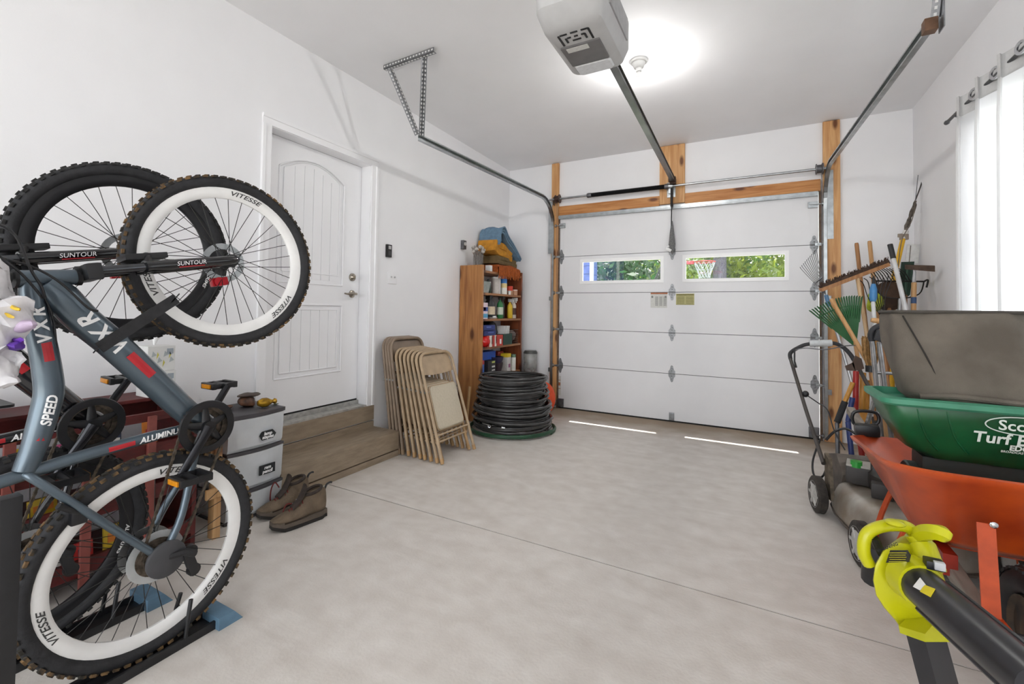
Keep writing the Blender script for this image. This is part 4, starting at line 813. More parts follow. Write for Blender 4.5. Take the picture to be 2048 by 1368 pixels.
carton('blue_box', 'navy blue box on the third shelf, under another', (-2.64, 4.33, s3+.155), (.16, .26, .055), '#1f2f6e', [('#5a6fb5', .05, .1, .5, .2)]); carton('blue_box', 'upper navy blue box on the third shelf', (-2.64, 4.32, s3+.215), (.15, .25, .055), '#26377c', [('#6b80c0', -.05, .1, .4, .2)])
carton('red_box', 'red and white printed box on the third shelf', (-2.62, 4.42, s3+.062), (.15, .36, .124), '#c23a2c', [('#e9e2d8', -.28, .0, .16, 1.01), ('#2b2423', -.2, .1, .05, .7), ('#e9e2d8', .02, 0, .11, 1.01), ('#2b2423', .05, .1, .05, .7), ('#f3eeee', .34, -.1, .1, .45)])
obj('red_ball', B().ell((-2.56, 4.215, s3+.062), .06, 18), colm('#c81f1d', .25), label='red rubber ball at the left of the third shelf', cat='ball')
carton('dark_green_box', 'dark green file box on the third shelf', (-2.63, 4.73, s3+.065), (.16, .22, .13), '#24463b'); 
for k in range(7): obj('envelope', B().box((-2.63+.004*(k % 2), 4.66+k*.022, s3+.165), (.13, .006, .12), MX.Rotation(.15*(k % 3-1), 3, 'X')), colm('#dcdcda'), smooth=False, label='white envelope standing in the green file box, %s from the left' % ('first', 'second', 'third', 'fourth', 'fifth', 'sixth', 'seventh')[k], cat='envelope', group='envelopes in the green file box')
obj('dark_bag', B().ell((-2.72, 4.55, s3+.19), (.09, .17, .10), 16).disp(.035, 11).disp(.012, 40, 3), mat('black_bag_film', '#222124', .35, var=.3, scale=30), label='crumpled black bag at the back of the third shelf', cat='bag')
t = thing('wire_basket', 'dark wire basket at the right of the third shelf', 'basket', (-2.62, 4.94, s3)); b = B()
for k in range(9): z = s3+.01+k*.02; b.tube([V((q.x, q.y, z)) for q in rr_(-2.70, -2.56, 4.86, 5.04, .03, z, 3)], .003, 5, closed=True)
obj('wires', b, colm('#3b3230'), t); obj('contents', B().ell((-2.63, 4.95, s3+.1), (.06, .08, .07), 12).disp(.02, 20), colm('#8a7a72'), t)
can('blue_can', 'blue can with red lid on the lower shelf', -2.60, 4.21, s4, .035, .19, [('#2a57a5', .78), ('#b33036', .22)]); carton('blue_crate', 'bright blue box at the back of the lower shelf', (-2.70, 4.42, s4+.17), (.14, .32, .20), '#2454b3')
carton('black_box', 'black box with white lettering bands on the lower shelf', (-2.60, 4.36, s4+.09), (.10, .17, .18), '#222226', [('#d9d9d6', .2, .1, .4, .1), ('#d9d9d6', .2, -.12, .4, .08), ('#c5cf6a', .2, .38, .4, .1)])
t = thing('dark_bowl', 'stacked dark bowls on the lower shelf', 'bowl', (-2.61, 4.58, s4)); obj('bowl', B().lathe([(0, 0), (.06, 0), (.085, .09), (.09, .13), (.085, .13), (.06, .02), (0, .02)], (-2.63, 4.58, s4), (0, 0, 1), 20), colm('#33262c'), t); obj('upper_bowl', B().lathe([(0, .09), (.06, .09), (.09, .17), (.094, .2), (.088, .2), (0, .11)], (-2.63, 4.58, s4), (0, 0, 1), 20), colm('#2a2540'), t)
carton('white_carton', 'white carton with a yellow top on the lower shelf', (-2.60, 4.78, s4+.11), (.09, .09, .22), '#d6d2d0', [('#e3c12c', 0, .42, 1.04, .2), ('#9c5a80', .1, -.15, .5, .2)]); can('white_can', 'white spray can with green print at the right of the lower shelf', -2.59, 4.95, s4, .035, .2, [('#e3e4dc', .82), ('#63806a', .18)]); can('yellow_tub', 'yellow tub at the back of the lower shelf', -2.72, 4.82, s4, .06, .24, [('#d8b62a', .8), ('#a93a2b', .2)], 'tub')
# on top: folded blankets, twig jar, white candle box
def blanket(name, lab, c, s, m, rot, folds=4, amp=.012, seed=1, fringe=None):
    t = thing(name, lab, 'blanket', c, group='blankets on the bookcase'); rings = []; n = 26; hx, hy, hz = s[0]/2, s[1]/2, s[2]
    b = B(); M = MX.Translation(c) @ MX.Rotation(rot[2], 4, 'Z') @ MX.Rotation(rot[0], 4, 'X') @ MX.Rotation(rot[1], 4, 'Y')
    for k in range(folds):
        h = hz/folds; ring = []; prof = rrect(1, h*.96, h*.46, 5)
        rings = []
        for j in range(15):
            v = -1+2*j/14; hw = hx*(1-.05*(k % 2))
            rings.append([V((p[0]*hw*2*(1+.03*sin(j+k)), v*hy*(1-.04*(k % 3)), h*(k+.5)+p[1]+.006*sin(3*v+k))) if abs(p[0]) > .45 else V((p[0]*hw*2, v*hy*(1-.04*(k % 3)), h*(k+.5)+p[1]+.008*sin(4*v+k))) for p in prof])
        b.loft(rings)
    b.disp(amp, 7, seed); b.xf(M); obj('folded_cloth', b, m, t, angle=60)
    if fringe:
        b = B(); rf = random.Random(seed)
        for k in range(70):
            y = -hy+2*hy*k/69; L_ = rf.uniform(.06, .13); b.tube(bez([V((hx, y, hz*.75)), V((hx+.025, y+rf.uniform(-.01, .01), hz*.55)), V((hx+.03, y+rf.uniform(-.015, .015), hz*.55-L_))], 3), .006, 5)
        b.xf(M); obj('fringe', b, fringe, t)
DEN = mat('blue_denim_cloth', '#6a879f', .9, var=.12, scale=25, bump=.25, bscale=300); ORG = mat('amber_fleece', '#c98a2c', .95, var=.15, scale=20, bump=.3, bscale=200); RUST = mat('rust_knit', '#a9551f', .95, var=.2, scale=40, bump=.5, bscale=120); OLV = mat('olive_brown_cloth', '#6e5a3a', .95, var=.15, scale=25, bump=.3)
blanket('rust_blanket', 'rust orange knitted blanket with fringe at the bottom of the pile', (-2.69, 4.72, 1.656), (.27, .52, .10), RUST, (0, 0, 0), 2, .014, 2, RUST)
blanket('olive_blanket', 'olive brown blanket between the rust and amber ones', (-2.70, 4.74, 1.756), (.26, .46, .10), OLV, (-.06, 0, 0), 2, .012, 5)
blanket('amber_blanket', 'amber yellow rolled blanket below the blue one', (-2.70, 4.65, 1.86), (.25, .44, .15), ORG, (-.22, 0, 0), 2, .018, 8)
t = thing('blue_blanket', 'light blue denim blanket draped over the top of the pile', 'blanket', (-2.70, 4.72, 1.9), group='blankets on the bookcase')
for k, off in enumerate((0, .022, .046)):
    path = [(4.50, 1.99+off), (4.49, 2.06+off), (4.53, 2.135+off*1.1), (4.59, 2.14+off*1.2), (4.68, 2.05+off*1.1), (4.80, 1.985+off), (4.92, 1.91+off), (5.02, 1.845+off*.8)]
    pp = bez([V((0, *p)) for p in path], 4); b = B(); rows = [[V((-2.83+.30*j/9+.008*sin(j*1.3+k), q.y+.006*sin(j*2), q.z+.010*sin(j*.9+i*.25+k))) for j in range(10)] for i, q in enumerate(pp)]
    b.loft(rows, closed=False); rows2 = [[p-V((0, .004, .017)) for p in r_] for r_ in rows]; b.loft(rows2, closed=False)
    for r1, r2 in ((rows, rows2),):
        b.loft([[r_[-1] for r_ in r1], [r_[-1] for r_ in r2]], closed=False); b.loft([[r_[0] for r_ in r1], [r_[0] for r_ in r2]], closed=False); b.loft([r1[0], r2[0]], closed=False); b.loft([r1[-1], r2[-1]], closed=False)
    obj('fold', b, DEN, t, angle=60)
t = thing('twig_jar', 'glass jar of silver grey twigs and dried flowers on the bookcase top', 'jar', (-2.66, 4.24, 1.656)); obj('glass', B().lathe([(0, .0), (.055, 0), (.058, .01), (.058, .17), (.05, .19), (.05, .2)], (-2.68, 4.245, 1.656), (0, 0, 1), 20), mat('smoky_glass', '#7f7a76', .1, var=.1, alpha=.5), t)
b = B(); rt_ = random.Random(4)
for k in range(26): a = rt_.uniform(0, 6.28); p = V((-2.68, 4.245, 1.68)); e = p+V((.07*cos(a), .07*sin(a), rt_.uniform(.17, .27))); b.tube([p+V((.03*cos(a), .03*sin(a), 0)), p.lerp(e, .6), e], .0035, 5)
obj('twigs', b, mat('silver_twig', '#8a8078', .7, var=.3, scale=60, col2='#4a332c'), t)
for k in range(9): a = k*.7; obj('dried_flower', B().ell((-2.68+.055*cos(a), 4.245+.055*sin(a), 1.87+.05*(k % 3)/2), (.026, .026, .02), 8).disp(.008, 60, k), colm('#b9b3ac', .8), t)
carton('candle_box', 'small white box beside the twig jar', (-2.60, 4.345, 1.69), (.06, .055, .07), '#dedede')
# ================================================================== beside the bookcase
t = thing('low_stool', 'dark low stool behind the hose coil', 'stool', (-2.46, 5.17, 0)); obj('top', B().box((-2.45, 5.17, .325), (.18, .18, .03), bev=.004), colm('#3a2f2c'), t)
for sx in (-.07, .07):
    for sy in (-.07, .07): obj('leg', B().beam((-2.45+sx, 5.17+sy, 0), (-2.45+sx*.9, 5.17+sy*.9, .311), .025, .025), colm('#3a2f2c'), t)
t = thing('drink_dispenser', 'tall clear canister half full of red-brown liquid by the bookcase', 'canister', (-2.47, 5.17, .341)); obj('jar', B().lathe([(0, .001), (.085, .001), (.088, .01), (.088, .33), (.08, .345), (.076, .33), (.078, .15)], (-2.455, 5.17, .341), (0, 0, 1), 22), mat('clear_canister', '#c9c9c6', .08, var=.15, scale=12, alpha=.45), t)
obj('contents', B().lathe([(0, .012), (.08, .012), (.08, .19), (0, .19)], (-2.455, 5.17, .341), (0, 0, 1), 22), mat('red_brown_contents', '#4b2220', .4, var=.35, scale=30), t); obj('lid', B().lathe([(0, .36), (.07, .36), (.085, .35), (.088, .33), (.09, .33), (.09, .345), (.075, .368), (0, .37)], (-2.455, 5.17, .341), (0, 0, 1), 22), mat('smoky_lid', '#4a4a48', .3), t)
t = thing('cord_reel', 'orange plastic cord reel leaning behind the hose coil', 'reel', (-2.10, 4.74, 0)); rc = V((-2.08, 4.74, .21)); rn = V((.88, -.40, .12)).normalized(); OR = mat('orange_plastic', '#dc4a17', .35, var=.06)
obj('disc', B().lathe([(0, .012), (.16, .012), (.185, .006), (.19, 0), (.185, -.006), (0, -.006)], rc, rn, 30), OR, t); obj('disc', B().lathe([(0, .006), (.185, .006), (.19, 0), (0, -.006)], rc-rn*.11, rn, 30), OR, t); obj('spool', B().cyl(rc-rn*.11, rc, .08), OR, t); obj('handle', B().tube(bez([rc+V((-.02, 0, .17)), rc+V((-.05, .01, .25)), rc+V((-.12, .03, .25)), rc+V((-.13, .03, .17))], 5), .014), OR, t)
obj('grey_clip', B().box(rc+rn*.02+V((.0, 0, -.13)), (.03, .05, .03), bev=.004), colm('#d9cfc2'), t)
t = thing('gas_can', 'dark red fuel can on the floor by the left timber', 'fuel can', (-2.30, 5.10, 0)); GC = colm('#7c1216'); obj('body', B().loft([rr_(-2.40, -2.20, 5.03, 5.19, .03, 0), rr_(-2.40, -2.20, 5.03, 5.19, .03, .17), rr_(-2.37, -2.23, 5.05, 5.17, .03, .21)]), GC, t); obj('handle', B().tube(bez([(-2.36, 5.11, .20), (-2.35, 5.11, .26), (-2.29, 5.11, .28), (-2.24, 5.11, .255), (-2.23, 5.11, .2)], 5), .014), GC, t); obj('spout', B().tube([(-2.24, 5.08, .19), (-2.20, 5.05, .26), (-2.17, 5.02, .33)], [.02, .016, .012]), GC, t); obj('wire', B().tube(bez([(-2.19, 5.03, .22), (-2.22, 4.99, .17), (-2.20, 4.98, .05)], 5), .003, 6), colm('#e6d8d6'), t)
t = thing('track_sensor_block', 'dark sensor block at the foot of the left door track', 'sensor', (-2.22, 5.2, 0)); obj('block', B().box((-2.235, 5.19, .045), (.15, .10, .085), bev=.004), mat('rusty_block', '#4b423c', .7, .3, var=.3, scale=30), t); obj('bracket', B().box((-2.17, 5.135, .06), (.03, .02, .10), bev=.002), DSTEEL, t); obj('wire', B().tube(bez([(-2.30, 5.13, .10), (-2.25, 5.11, .115), (-2.20, 5.12, .10)], 5), .004, 6), colm('#c9c6c0'), t)
obj('wooden_stake', B().tube([(-2.40, 3.62, 0), (-2.385, 3.66, .47)], [.012, .013], 8), CHR, label='thin wooden stake standing between the chairs and the hose', cat='stake')
# ================================================================== plastic drawers
DRP = mat('translucent_grey_plastic', '#e6eaee', .25, var=.06, scale=8, alpha=.72); DRK = mat('dark_grey_drawer_frame', '#454347', .5, var=.08)
dr = thing('plastic_drawers', 'three-drawer translucent plastic tower with dark grey frame', 'drawers', (-2.69, 1.62, 0))
DX0, DX1, DY_0, DY_1 = -2.845, -2.53, 1.452, 1.792
def dring(z, x1, bow, y0, y1): return [V((DX0, y0, z)), V((DX0, y1, z)), V((x1, y1, z))]+[V((x1+bow*sin(PI*k/8), y1+(y0-y1)*k/8, z)) for k in range(1, 8)]+[V((x1, y0, z))]
obj('top', B().loft([dring(.578, DX1, .028, DY_0-.004, DY_1+.004), dring(.600, DX1+.002, .028, DY_0-.004, DY_1+.004), dring(.604, DX1-.012, .02, DY_0+.006, DY_1-.006)]), DRK, dr, angle=30)
for z in (.376, .152): obj('frame_rail', B().loft([dring(z, DX1, .026, DY_0, DY_1), dring(z+.014, DX1, .026, DY_0, DY_1)]), DRK, dr, angle=30)
obj('base', B().loft([dring(0, DX1-.01, .02, DY_0, DY_1), dring(.012, DX1-.01, .02, DY_0, DY_1)]), DRK, dr, angle=30)
for y in (DY_0+.005, DY_1-.005):
    for x in (DX0+.01,): obj('frame_post', B().bb((x-.009, y-.005, .01), (x+.015, y+.005, .58)), DRK, dr, smooth=False)
dcols = [['#c9c58a', '#8fa8c9', '#c9a07c', '#e6e6e2', '#dcdcd8', '#b8c08a'], ['#d2d6d8', '#c2c8c4', '#e2e2de', '#aeb6be'], ['#cfd2cf', '#a9a59d', '#d8d2b8', '#e3e3e0']]
for i, (z0, z1) in enumerate(((.392, .575), (.168, .374), (.014, .150))):
    d = obj('drawer', B().loft([dring(z0, DX1-.018, .02, DY_0+.008, DY_1-.008), dring(z0+.02, DX1-.008, .026, DY_0+.006, DY_1-.006), dring(z1, DX1+.0, .028, DY_0+.004, DY_1-.004)]), DRP, dr, angle=30)
    rd = random.Random(20+i)
    for k in range(9): c = dcols[i][k % len(dcols[i])]; obj('contents', B().box((-2.60+rd.uniform(-.05, .03), 1.50+.24*rd.random(), z0+.03+rd.random()*(z1-z0-.06)), (.08, rd.uniform(.05, .13), rd.uniform(.01, .035)), MX.Rotation(rd.uniform(-.2, .2), 3, 'X'), bev=.002), colm(c, .6), d)
TAGB = mat('chalk_black_tag', '#1e2022', .7)
def dtag(par, y, z, poly, words):
    x = DX1+.034; s_ = obj('name_tag', B().prism(poly, (x-.006, y, z), (0, 1, 0), (0, 0, 1), (.006, 0, 0)), TAGB, dr, smooth=False)
    b = B(); M = MX(((0, 0, 1, x+.0008), (1, 0, 0, y), (0, 1, 0, z), (0, 0, 0, 1)))
    for w_, dz in words: text(b, w_, .026, M @ MX.Translation((0, dz, 0)), bold=.0012, italic=.15)
    obj('handwriting', b, LETW, s_, smooth=False)
dtag(dr, 1.665, .462, [(-.05, 0), (-.035, .024), (.03, .026), (.052, 0), (.035, -.024), (-.035, -.026)], (('lamp', .009), ('staples', -.011)))
dtag(dr, 1.668, .262, [(-.048, -.027), (.048, -.027), (.048, .027), (-.048, .027)], (('ram', .01), ('pencil', -.012)))
t = thing('stone_ornament', 'brown stone ornament with a flat dark cap on the drawers', 'ornament', (-2.70, 1.70, .604)); obj('stone', B().ell((-2.70, 1.66, .634), (.045, .05, .032), 14).disp(.014, 22, 2), mat('brown_stone', '#7a5540', .6, var=.35, scale=30, col2='#3d2b26'), t); obj('cap', B().ell((-2.71, 1.675, .672), (.05, .07, .012), 14).disp(.006, 25, 3), mat('dark_slate_cap', '#51443d', .6, var=.2), t)
t = thing('glass_ornament', 'amber gold glass ornament on the front of the drawer top', 'ornament', (-2.60, 1.73, .604)); GA = mat('amber_gold_glass', '#c79a2a', .1, .6, var=.35, scale=18, col2='#4a2f0c'); obj('body', B().lathe([(0, -.045), (.016, -.04), (.028, -.015), (.028, .01), (.016, .032), (.01, .045), (.018, .056), (.014, .066), (0, .068)], (-2.595, 1.705, .634), (.2, 1, .0), 16), GA, t); obj('leaf', B().ell((-2.60, 1.78, .609), (.012, .02, .004), 8), colm('#3f4a2a'), t)
obj('dark_dish', B().lathe([(0, 0), (.03, 0), (.05, .02), (.047, .022), (.03, .006), (0, .006)], (-2.72, 1.53, .604), (0, 0, 1), 18), mat('brown_stone', '#7a5540', .6), label='small brown dish at the left back of the drawer top', cat='dish')
# ================================================================== hiking boots
LEA = mat('brown_suede', '#6d5d4b', .8, var=.18, scale=14, bump=.3, bscale=120); LEAD = mat('dark_brown_mesh', '#3a302a', .85, var=.2, scale=60); SOLE = mat('grey_brown_sole', '#5b5046', .8, var=.12, scale=20); LACE = mat('dark_red_lace', '#6d1f1c', .7, var=.15, scale=90)
def boot(label, toe, heel, s=1, mirror=1):
    toe = V((toe.x, toe.y, 0)); heel = V((heel.x, heel.y, 0)); d = (heel-toe).normalized(); sd = V((-d.y, d.x, 0))*mirror; L = .30*s
    t = thing('hiking_boot', label, 'boot', toe.lerp(heel, .5), group='hiking boots on the floor')
    pt = lambda u, v, z: toe+d*u*L+sd*v+V((0, 0, z))
    hw = lambda u: (.020+.034*min(1, (u/.22))**.6)*(1-.22*max(0, (u-.35))/.65)*s if u < .93 else .026*s
    us = [0, .03, .09, .18, .28, .40, .52, .64, .76, .88, .96, 1.0]
    lift = lambda u: .018*max(0, (.18-u)/.18)
    obj('outsole', B().loft([[pt(u, hw(u)*1.06*a, lift(u)+z) for a, z in ((1, .002), (1, .020), (-1, .020), (-1, .002))] for u in us]), mat('black_lug_sole', '#231f1c', .85), t)
    obj('midsole', B().loft([[pt(u, hw(u)*1.03*a, lift(u)+z) for a, z in ((1, .020), (1.01, .03), (.97, .040 if u < .6 else .046), (-.97, .040 if u < .6 else .046), (-1.01, .03), (-1, .020))] for u in us]), SOLE, t)
    def top(u): return .062+.022*min(1, u/.2) if u < .2 else .084+.30*(u-.2)*(u-.2)*1.2 if u < .45 else .106+.06*min(1, (u-.45)/.2) if u < .72 else .166
    rings = []
    for u in us:
        h = top(u)*s; w_ = hw(u); z0 = .036+lift(u); n = 12
        rings.append([pt(u, w_*cos(PI*k/(n-1))*(1-.30*sin(PI*k/(n-1))*(u > .3)*.5), z0+(h-z0)*sin(PI*k/(n-1))**.75) for k in range(n)])
    obj('upper', B().loft(rings), LEA, t, sub=1)
    c = lambda u, w_, z: [pt(u+.155*w_/1*cos(2*PI*k/14), .040*w_*sin(2*PI*k/14), z+.012*cos(2*PI*k/14)) for k in range(14)]
    obj('ankle_shaft', B().loft([c(.74, 1.02, .10*s), c(.75, 1.04, .135*s), c(.755, 1.0, .160*s), c(.755, .93, .167*s), c(.755, .80, .155*s), c(.75, .78, .08*s)], caps=False), LEA, t, sub=1)
    obj('collar', B().tube(c(.755, .97, .165*s), .009, 8, closed=True), LEAD, t); obj('insole', B().loft([c(.75, .8, .075), c(.75, .8, .08)]), LEAD, t)
    obj('tongue', B().loft([[pt(u, v*.026, z+(.008 if abs(v) < .5 else 0)) for v in (-1, -.4, .4, 1)]+[pt(u, v*.026, z-.008) for v in (1, .4, -.4, -1)] for u, z in ((.36, .10), (.48, .128), (.56, .17), (.60, .205))]), LEAD, t)
    obj('pull_loop', B().tube(bez([pt(.98, 0, .15), pt(1.02, 0, .175), pt(1.09, .0, .182), pt(1.12, 0, .178)], 4), .006, 8), BLACK, t)
    obj('toe_cap', B().loft([[p+(p-pt(u, 0, .03)).normalized()*.0025 for p in [pt(u, hw(u)*cos(PI*k/11)*.99, .036+lift(u)+(top(u)*s-.02-.036-lift(u))*max(0, sin(PI*k/11))**.75) for k in range(12)]] for u in us[:4]], caps=False, closed=False), mat('scuffed_toe_rubber', '#54483b', .75, var=.15), t)
    for k in range(6):
        u = .30+.045*k; z = top(u)*s+.002; obj('lace', B().tube([pt(u, -.026, z-.014), pt(u+.015, 0, z+.004), pt(u+.03, .026, z-.008)], .0038, 6), LACE, t)
    for k in range(4): obj('eyelet', B().ell(pt(.42+.07*k, .034, .105+.016*k), (.006, .006, .006), 8), CHROME, t)
    return t, pt
bt, pt = boot('brown hiking boot nearest the camera with a red lace trailing', P(541, 1066, z=0), P(648, 1030, z=0), 1)
b = B(); obj('lace_loop', B().tube(bez([pt(.40, .03, .11), pt(.34, .06, .10), pt(.28, .062, .05), pt(.33, .07, .012), pt(.45, .07, .006), pt(.52, .066, .008)], 6), .0038, 6), LACE, bt); obj('lace_tail', B().tube(bez([pt(.50, .03, .125), pt(.58, .05, .09), pt(.70, .055, .065), pt(.78, .07, .05), pt(.76, .09, .006), pt(.80, .14, .004), pt(.80, .19, .004)], 6), .0038, 6), LACE, bt)
bt2, pt2 = boot('brown hiking boot behind, against the drawers', P(516, 1043, z=0), P(622, 1003, z=0), 1)
obj('lace_loop', B().tube(bez([pt2(.45, .03, .14), pt2(.40, .05, .17), pt2(.34, .055, .14), pt2(.33, .06, .08), pt2(.38, .07, .04)], 6), .0038, 6), LACE, bt2)
# ================================================================== red slatted rack behind the bikes
RED = mat('dark_red_stain', '#5a1614', .55, var=.2, scale=10, bump=.15, stretch=(4, 1, 4)); REDL = mat('faded_red_edge', '#8e4a42', .6, var=.15, scale=14)
rk_ = thing('red_rack', 'dark red wooden slatted storage rack behind the bikes', 'rack', (-2.65, .7, 0))
RX0, RX1, RY0, RY1 = -2.845, -2.45, .05, 1.26
for z in (.10, .33, .52): obj('shelf_board', B().bb((RX0, RY0, z-.018), (RX1-.02, RY1-.02, z), .001), RED, rk_, smooth=False); obj('front_rail', B().bb((RX1-.02, RY0, z-.02), (RX1, RY1-.02, z+.048), .002), RED, rk_, smooth=False)
obj('top_rail', B().bb((RX1-.02, RY0, .675), (RX1, RY1-.02, .715), .002), RED, rk_, smooth=False); obj('back_rail', B().bb((RX0, RY0, .62), (RX0+.02, RY1-.02, .74), .002), RED, rk_, smooth=False)
for y in (.07, .33, .60, .83, 1.055): obj('stake', B().bb((RX1-.001, y-.016, 0), (RX1+.018, y+.016, .70), .002), REDL, rk_, smooth=False)
obj('end_panel', B().prism([(RX0, .0), (RX1, .0), (RX1, .70), (RX0+.2, .79), (RX0, .79)], (0, RY1-.02, 0), (1, 0, 0), (0, 0, 1), (0, .02, 0)), RED, rk_, smooth=False)
obj('top_board', B().bb((RX0, .30, .742), (RX1-.16, RY1-.02, .758), .002), RED, rk_, smooth=False)
pk = [('yellow packet', '#c9a92c'), ('pink striped packet', '#c45a86'), ('navy packet', '#25304a'), ('orange packet', '#cf7a2c'), ('lime packet', '#a5b32c'), ('white packet', '#dcdad4'), ('red packet', '#b52a26')]
rp_ = random.Random(9); n_ = 0
for zi, z in enumerate((.10, .33, .52)):
    y = .12
    ks = []
    while y < 1.15:
        nm, c = pk[n_ % 7]; w_ = rp_.uniform(.05, .09); h = rp_.uniform(.08, .13); x = RX1-.06-rp_.random()*.05
        near = ('in the bottom tier', 'in the middle tier', 'in the upper tier')[zi]; ks.append(nm)
        t = thing('seed_packet', '%s standing %s of the red rack%s' % (nm, near, '' if ks.count(nm) == 1 else ', the one further right'), 'packet', (x, y, z), group='packets in the red rack')
        M = MX.Rotation(rp_.uniform(-.2, .2), 3, 'Z') @ MX.Rotation(-.12, 3, 'Y'); obj('packet', B().box((x, y, z+h/2+.004), (.02, w_, h), M, bev=.006), colm(c, .45), t); obj('print', B().box((x+.011, y, z+h*.62), (.004, w_*.7, h*.3), M), colm(pk[(n_+3) % 7][1], .45), t, smooth=False)
        y += w_+rp_.uniform(.03, .10); n_ += 1
obj('dark_bundle', B().ell((-2.56, .45, .22), (.10, .2, .11), 18).disp(.04, 9, 2).disp(.012, 35, 3), mat('blue_black_film', '#1d2a33', .2, var=.4, scale=20), label='crumpled blue black plastic bundle in the bottom tier of the red rack', cat='bundle')
t = thing('black_tray', 'black plastic tray on the rack at the left edge of the photo', 'tray', (-2.6, .50, .76)); obj('tray', B().loft([rr_(-2.72, -2.47, .36, .57, .02, .76), rr_(-2.73, -2.46, .35, .58, .02, .82), rr_(-2.76, -2.43, .32, .61, .02, .825), rr_(-2.76, -2.43, .32, .61, .02, .835), rr_(-2.72, -2.47, .36, .57, .02, .832), rr_(-2.71, -2.48, .37, .56, .02, .77)]), BLACK, t, angle=30)
# tissue boxes
TB = mat('tissue_box_card', '#dcdcda', .6, var=.03, scale=20)
for i, (z, x) in enumerate(((.759, -2.66), (.885, -2.672))):
    t = thing('tissue_box', ('lower white tissue box with yellow and grey triangles' , 'upper white tissue box with a tissue sticking out')[i], 'tissue box', (x, 1.14, z), group='stacked tissue boxes'); y = 1.16
    obj('carton', B().box((x, y, z+.0625), (.12, .12, .125), bev=.002), TB, t, smooth=False); b = B(); c = B(); g_ = B()
    for k in range(4): b.prism([(0, 0), (.010, .02), (.004, .035)], (x+.0602, y-.05+k*.027, z+.02+.04*(k % 2)), (0, 1, 0), (0, 0, 1), (.001, 0, 0)); c.prism([(0, 0), (.022, .01), (.006, .03)], (x+.0602, y-.045+k*.026, z+.07-.03*(k % 2)), (0, 1, 0), (0, 0, 1), (.001, 0, 0))
    obj('yellow_triangles', b, colm('#c5bb4a', .6), t, smooth=False); obj('grey_triangles', c, colm('#aeb4b6', .6), t, smooth=False); obj('logo_badge', B().prism([(0, .0), (.014, -.006), (.028, .0), (.028, .026), (0, .026)], (x+.0602, y+.022, z+.085), (0, 1, 0), (0, 0, 1), (.001, 0, 0)), colm('#9aa3ac', .6), t, smooth=False)
    if i: obj('tissue', B().lathe([(.004, 0), (.012, .03), (.03, .07), (.05, .10), (.055, .12)], (x, y, z+.124), (0, 0, 1), 14).disp(.022, 14, 4), mat('tissue_paper', '#e9e9e9', .9, var=.02), t)
# timber frame piece beside the rack
TM = wood('pale_lumber', '#c9a376', '#a87c4c', 2, .9)
t = thing('lumber_frame', 'pale lumber offcut frame standing between the rack and drawers', 'lumber', (-2.6, 1.36, 0)); obj('upright', B().bb((-2.50, 1.345, .0), (-2.45, 1.382, .585), .002), TM, t, smooth=False); obj('upright', B().bb((-2.80, 1.345, 0), (-2.75, 1.382, .585), .002), TM, t, smooth=False); obj('rail', B().bb((-2.75, 1.348, .30), (-2.50, 1.378, .36), .002), wood('pale_lumber_rail', '#b98a58', '#96683a', 0, .9), t, smooth=False); obj('rail', B().bb((-2.45, 1.30, .22), (-2.432, 1.39, .27), .002), TM, t, smooth=False)
# plastic shopping bag hanging on the handlebar of the grey bike
t = thing('shopping_bag', 'white plastic shopping bag with purple and yellow print hung on the bike', 'bag', Q(5, 720, .12)); bcn = Q(-34, 645, .12)
b = B().ell(bcn, (.05, .075, .16), 36).disp(.06, 10, 1).disp(.035, 24, 2).disp(.012, 55, 4); obj('bag', b, mat('white_bag_film', '#d9d7da', .3, var=.12, scale=14, col2='#a9a7a9', lo=.3, hi=.6), t)
obj('handles', B().tube(bez([bcn+V((0, .03, .13)), bcn+V((-.03, .0, .2)), bcn+V((-.06, -.04, .22)), bcn+V((-.02, -.05, .13))], 5), .010, 8), MATS['white_bag_film'], t)
for i, (u, v, c, s_) in enumerate(((22, 690, '#5b2f9b', .018), (30, 683, '#6a3aa8', .010), (24, 617, '#d9b52a', .009), (12, 630, '#c7a52c', .007), (42, 650, '#c9b6cf', .02))): obj('print', B().ell(P(u, v, x=bcn.x+.02), (.05, s_, s_*.8), 12).disp(.012, 40, i), colm(c, .4), t)
# ================================================================== curtain
CUR = bpy.data.materials.new('white_curtain_weave'); CUR.use_nodes = True; nt = CUR.node_tree; _b = nt.nodes['Principled BSDF']; _b.inputs['Base Color'].default_value = (.86, .86, .86, 1); _b.inputs['Roughness'].default_value = .9
_t = nt.nodes.new('ShaderNodeBsdfTranslucent'); _t.inputs[0].default_value = (.9, .9, .9, 1); _m = nt.nodes.new('ShaderNodeMixShader'); _m.inputs[0].default_value = .5
nt.links.new(_b.outputs[0], _m.inputs[1]); nt.links.new(_t.outputs[0], _m.inputs[2]); nt.links.new(_m.outputs[0], nt.nodes['Material Output'].inputs[0])
_w = nt.nodes.new('ShaderNodeTexWave'); _w.inputs['Scale'].default_value = 60; _w.bands_direction = 'Y'; _tc = nt.nodes.new('ShaderNodeTexCoord'); _bp = nt.nodes.new('ShaderNodeBump'); _bp.inputs['Strength'].default_value = .25; _bp.inputs['Distance'].default_value = .002
nt.links.new(_tc.outputs['Object'], _w.inputs['Vector']); nt.links.new(_w.outputs[0], _bp.inputs['Height']); nt.links.new(_bp.outputs[0], _b.inputs['Normal'])
cu = thing('curtain', 'white grommet-top curtain hanging at the right wall window', 'curtain', (1.22, 3.0, .12))
path = []
n = 0; y = 3.945
while y > 1.95:                                       # S-shaped pleats: flat face, quick return
    for k in range(12):
        q = k/12; path.append(V((1.235-.062*sin(2*PI*q), y-.268*q-.045*sin(4*PI*q), 0)))
    y -= .268
pth2 = [V((1.24, 3.955, 0))]+path
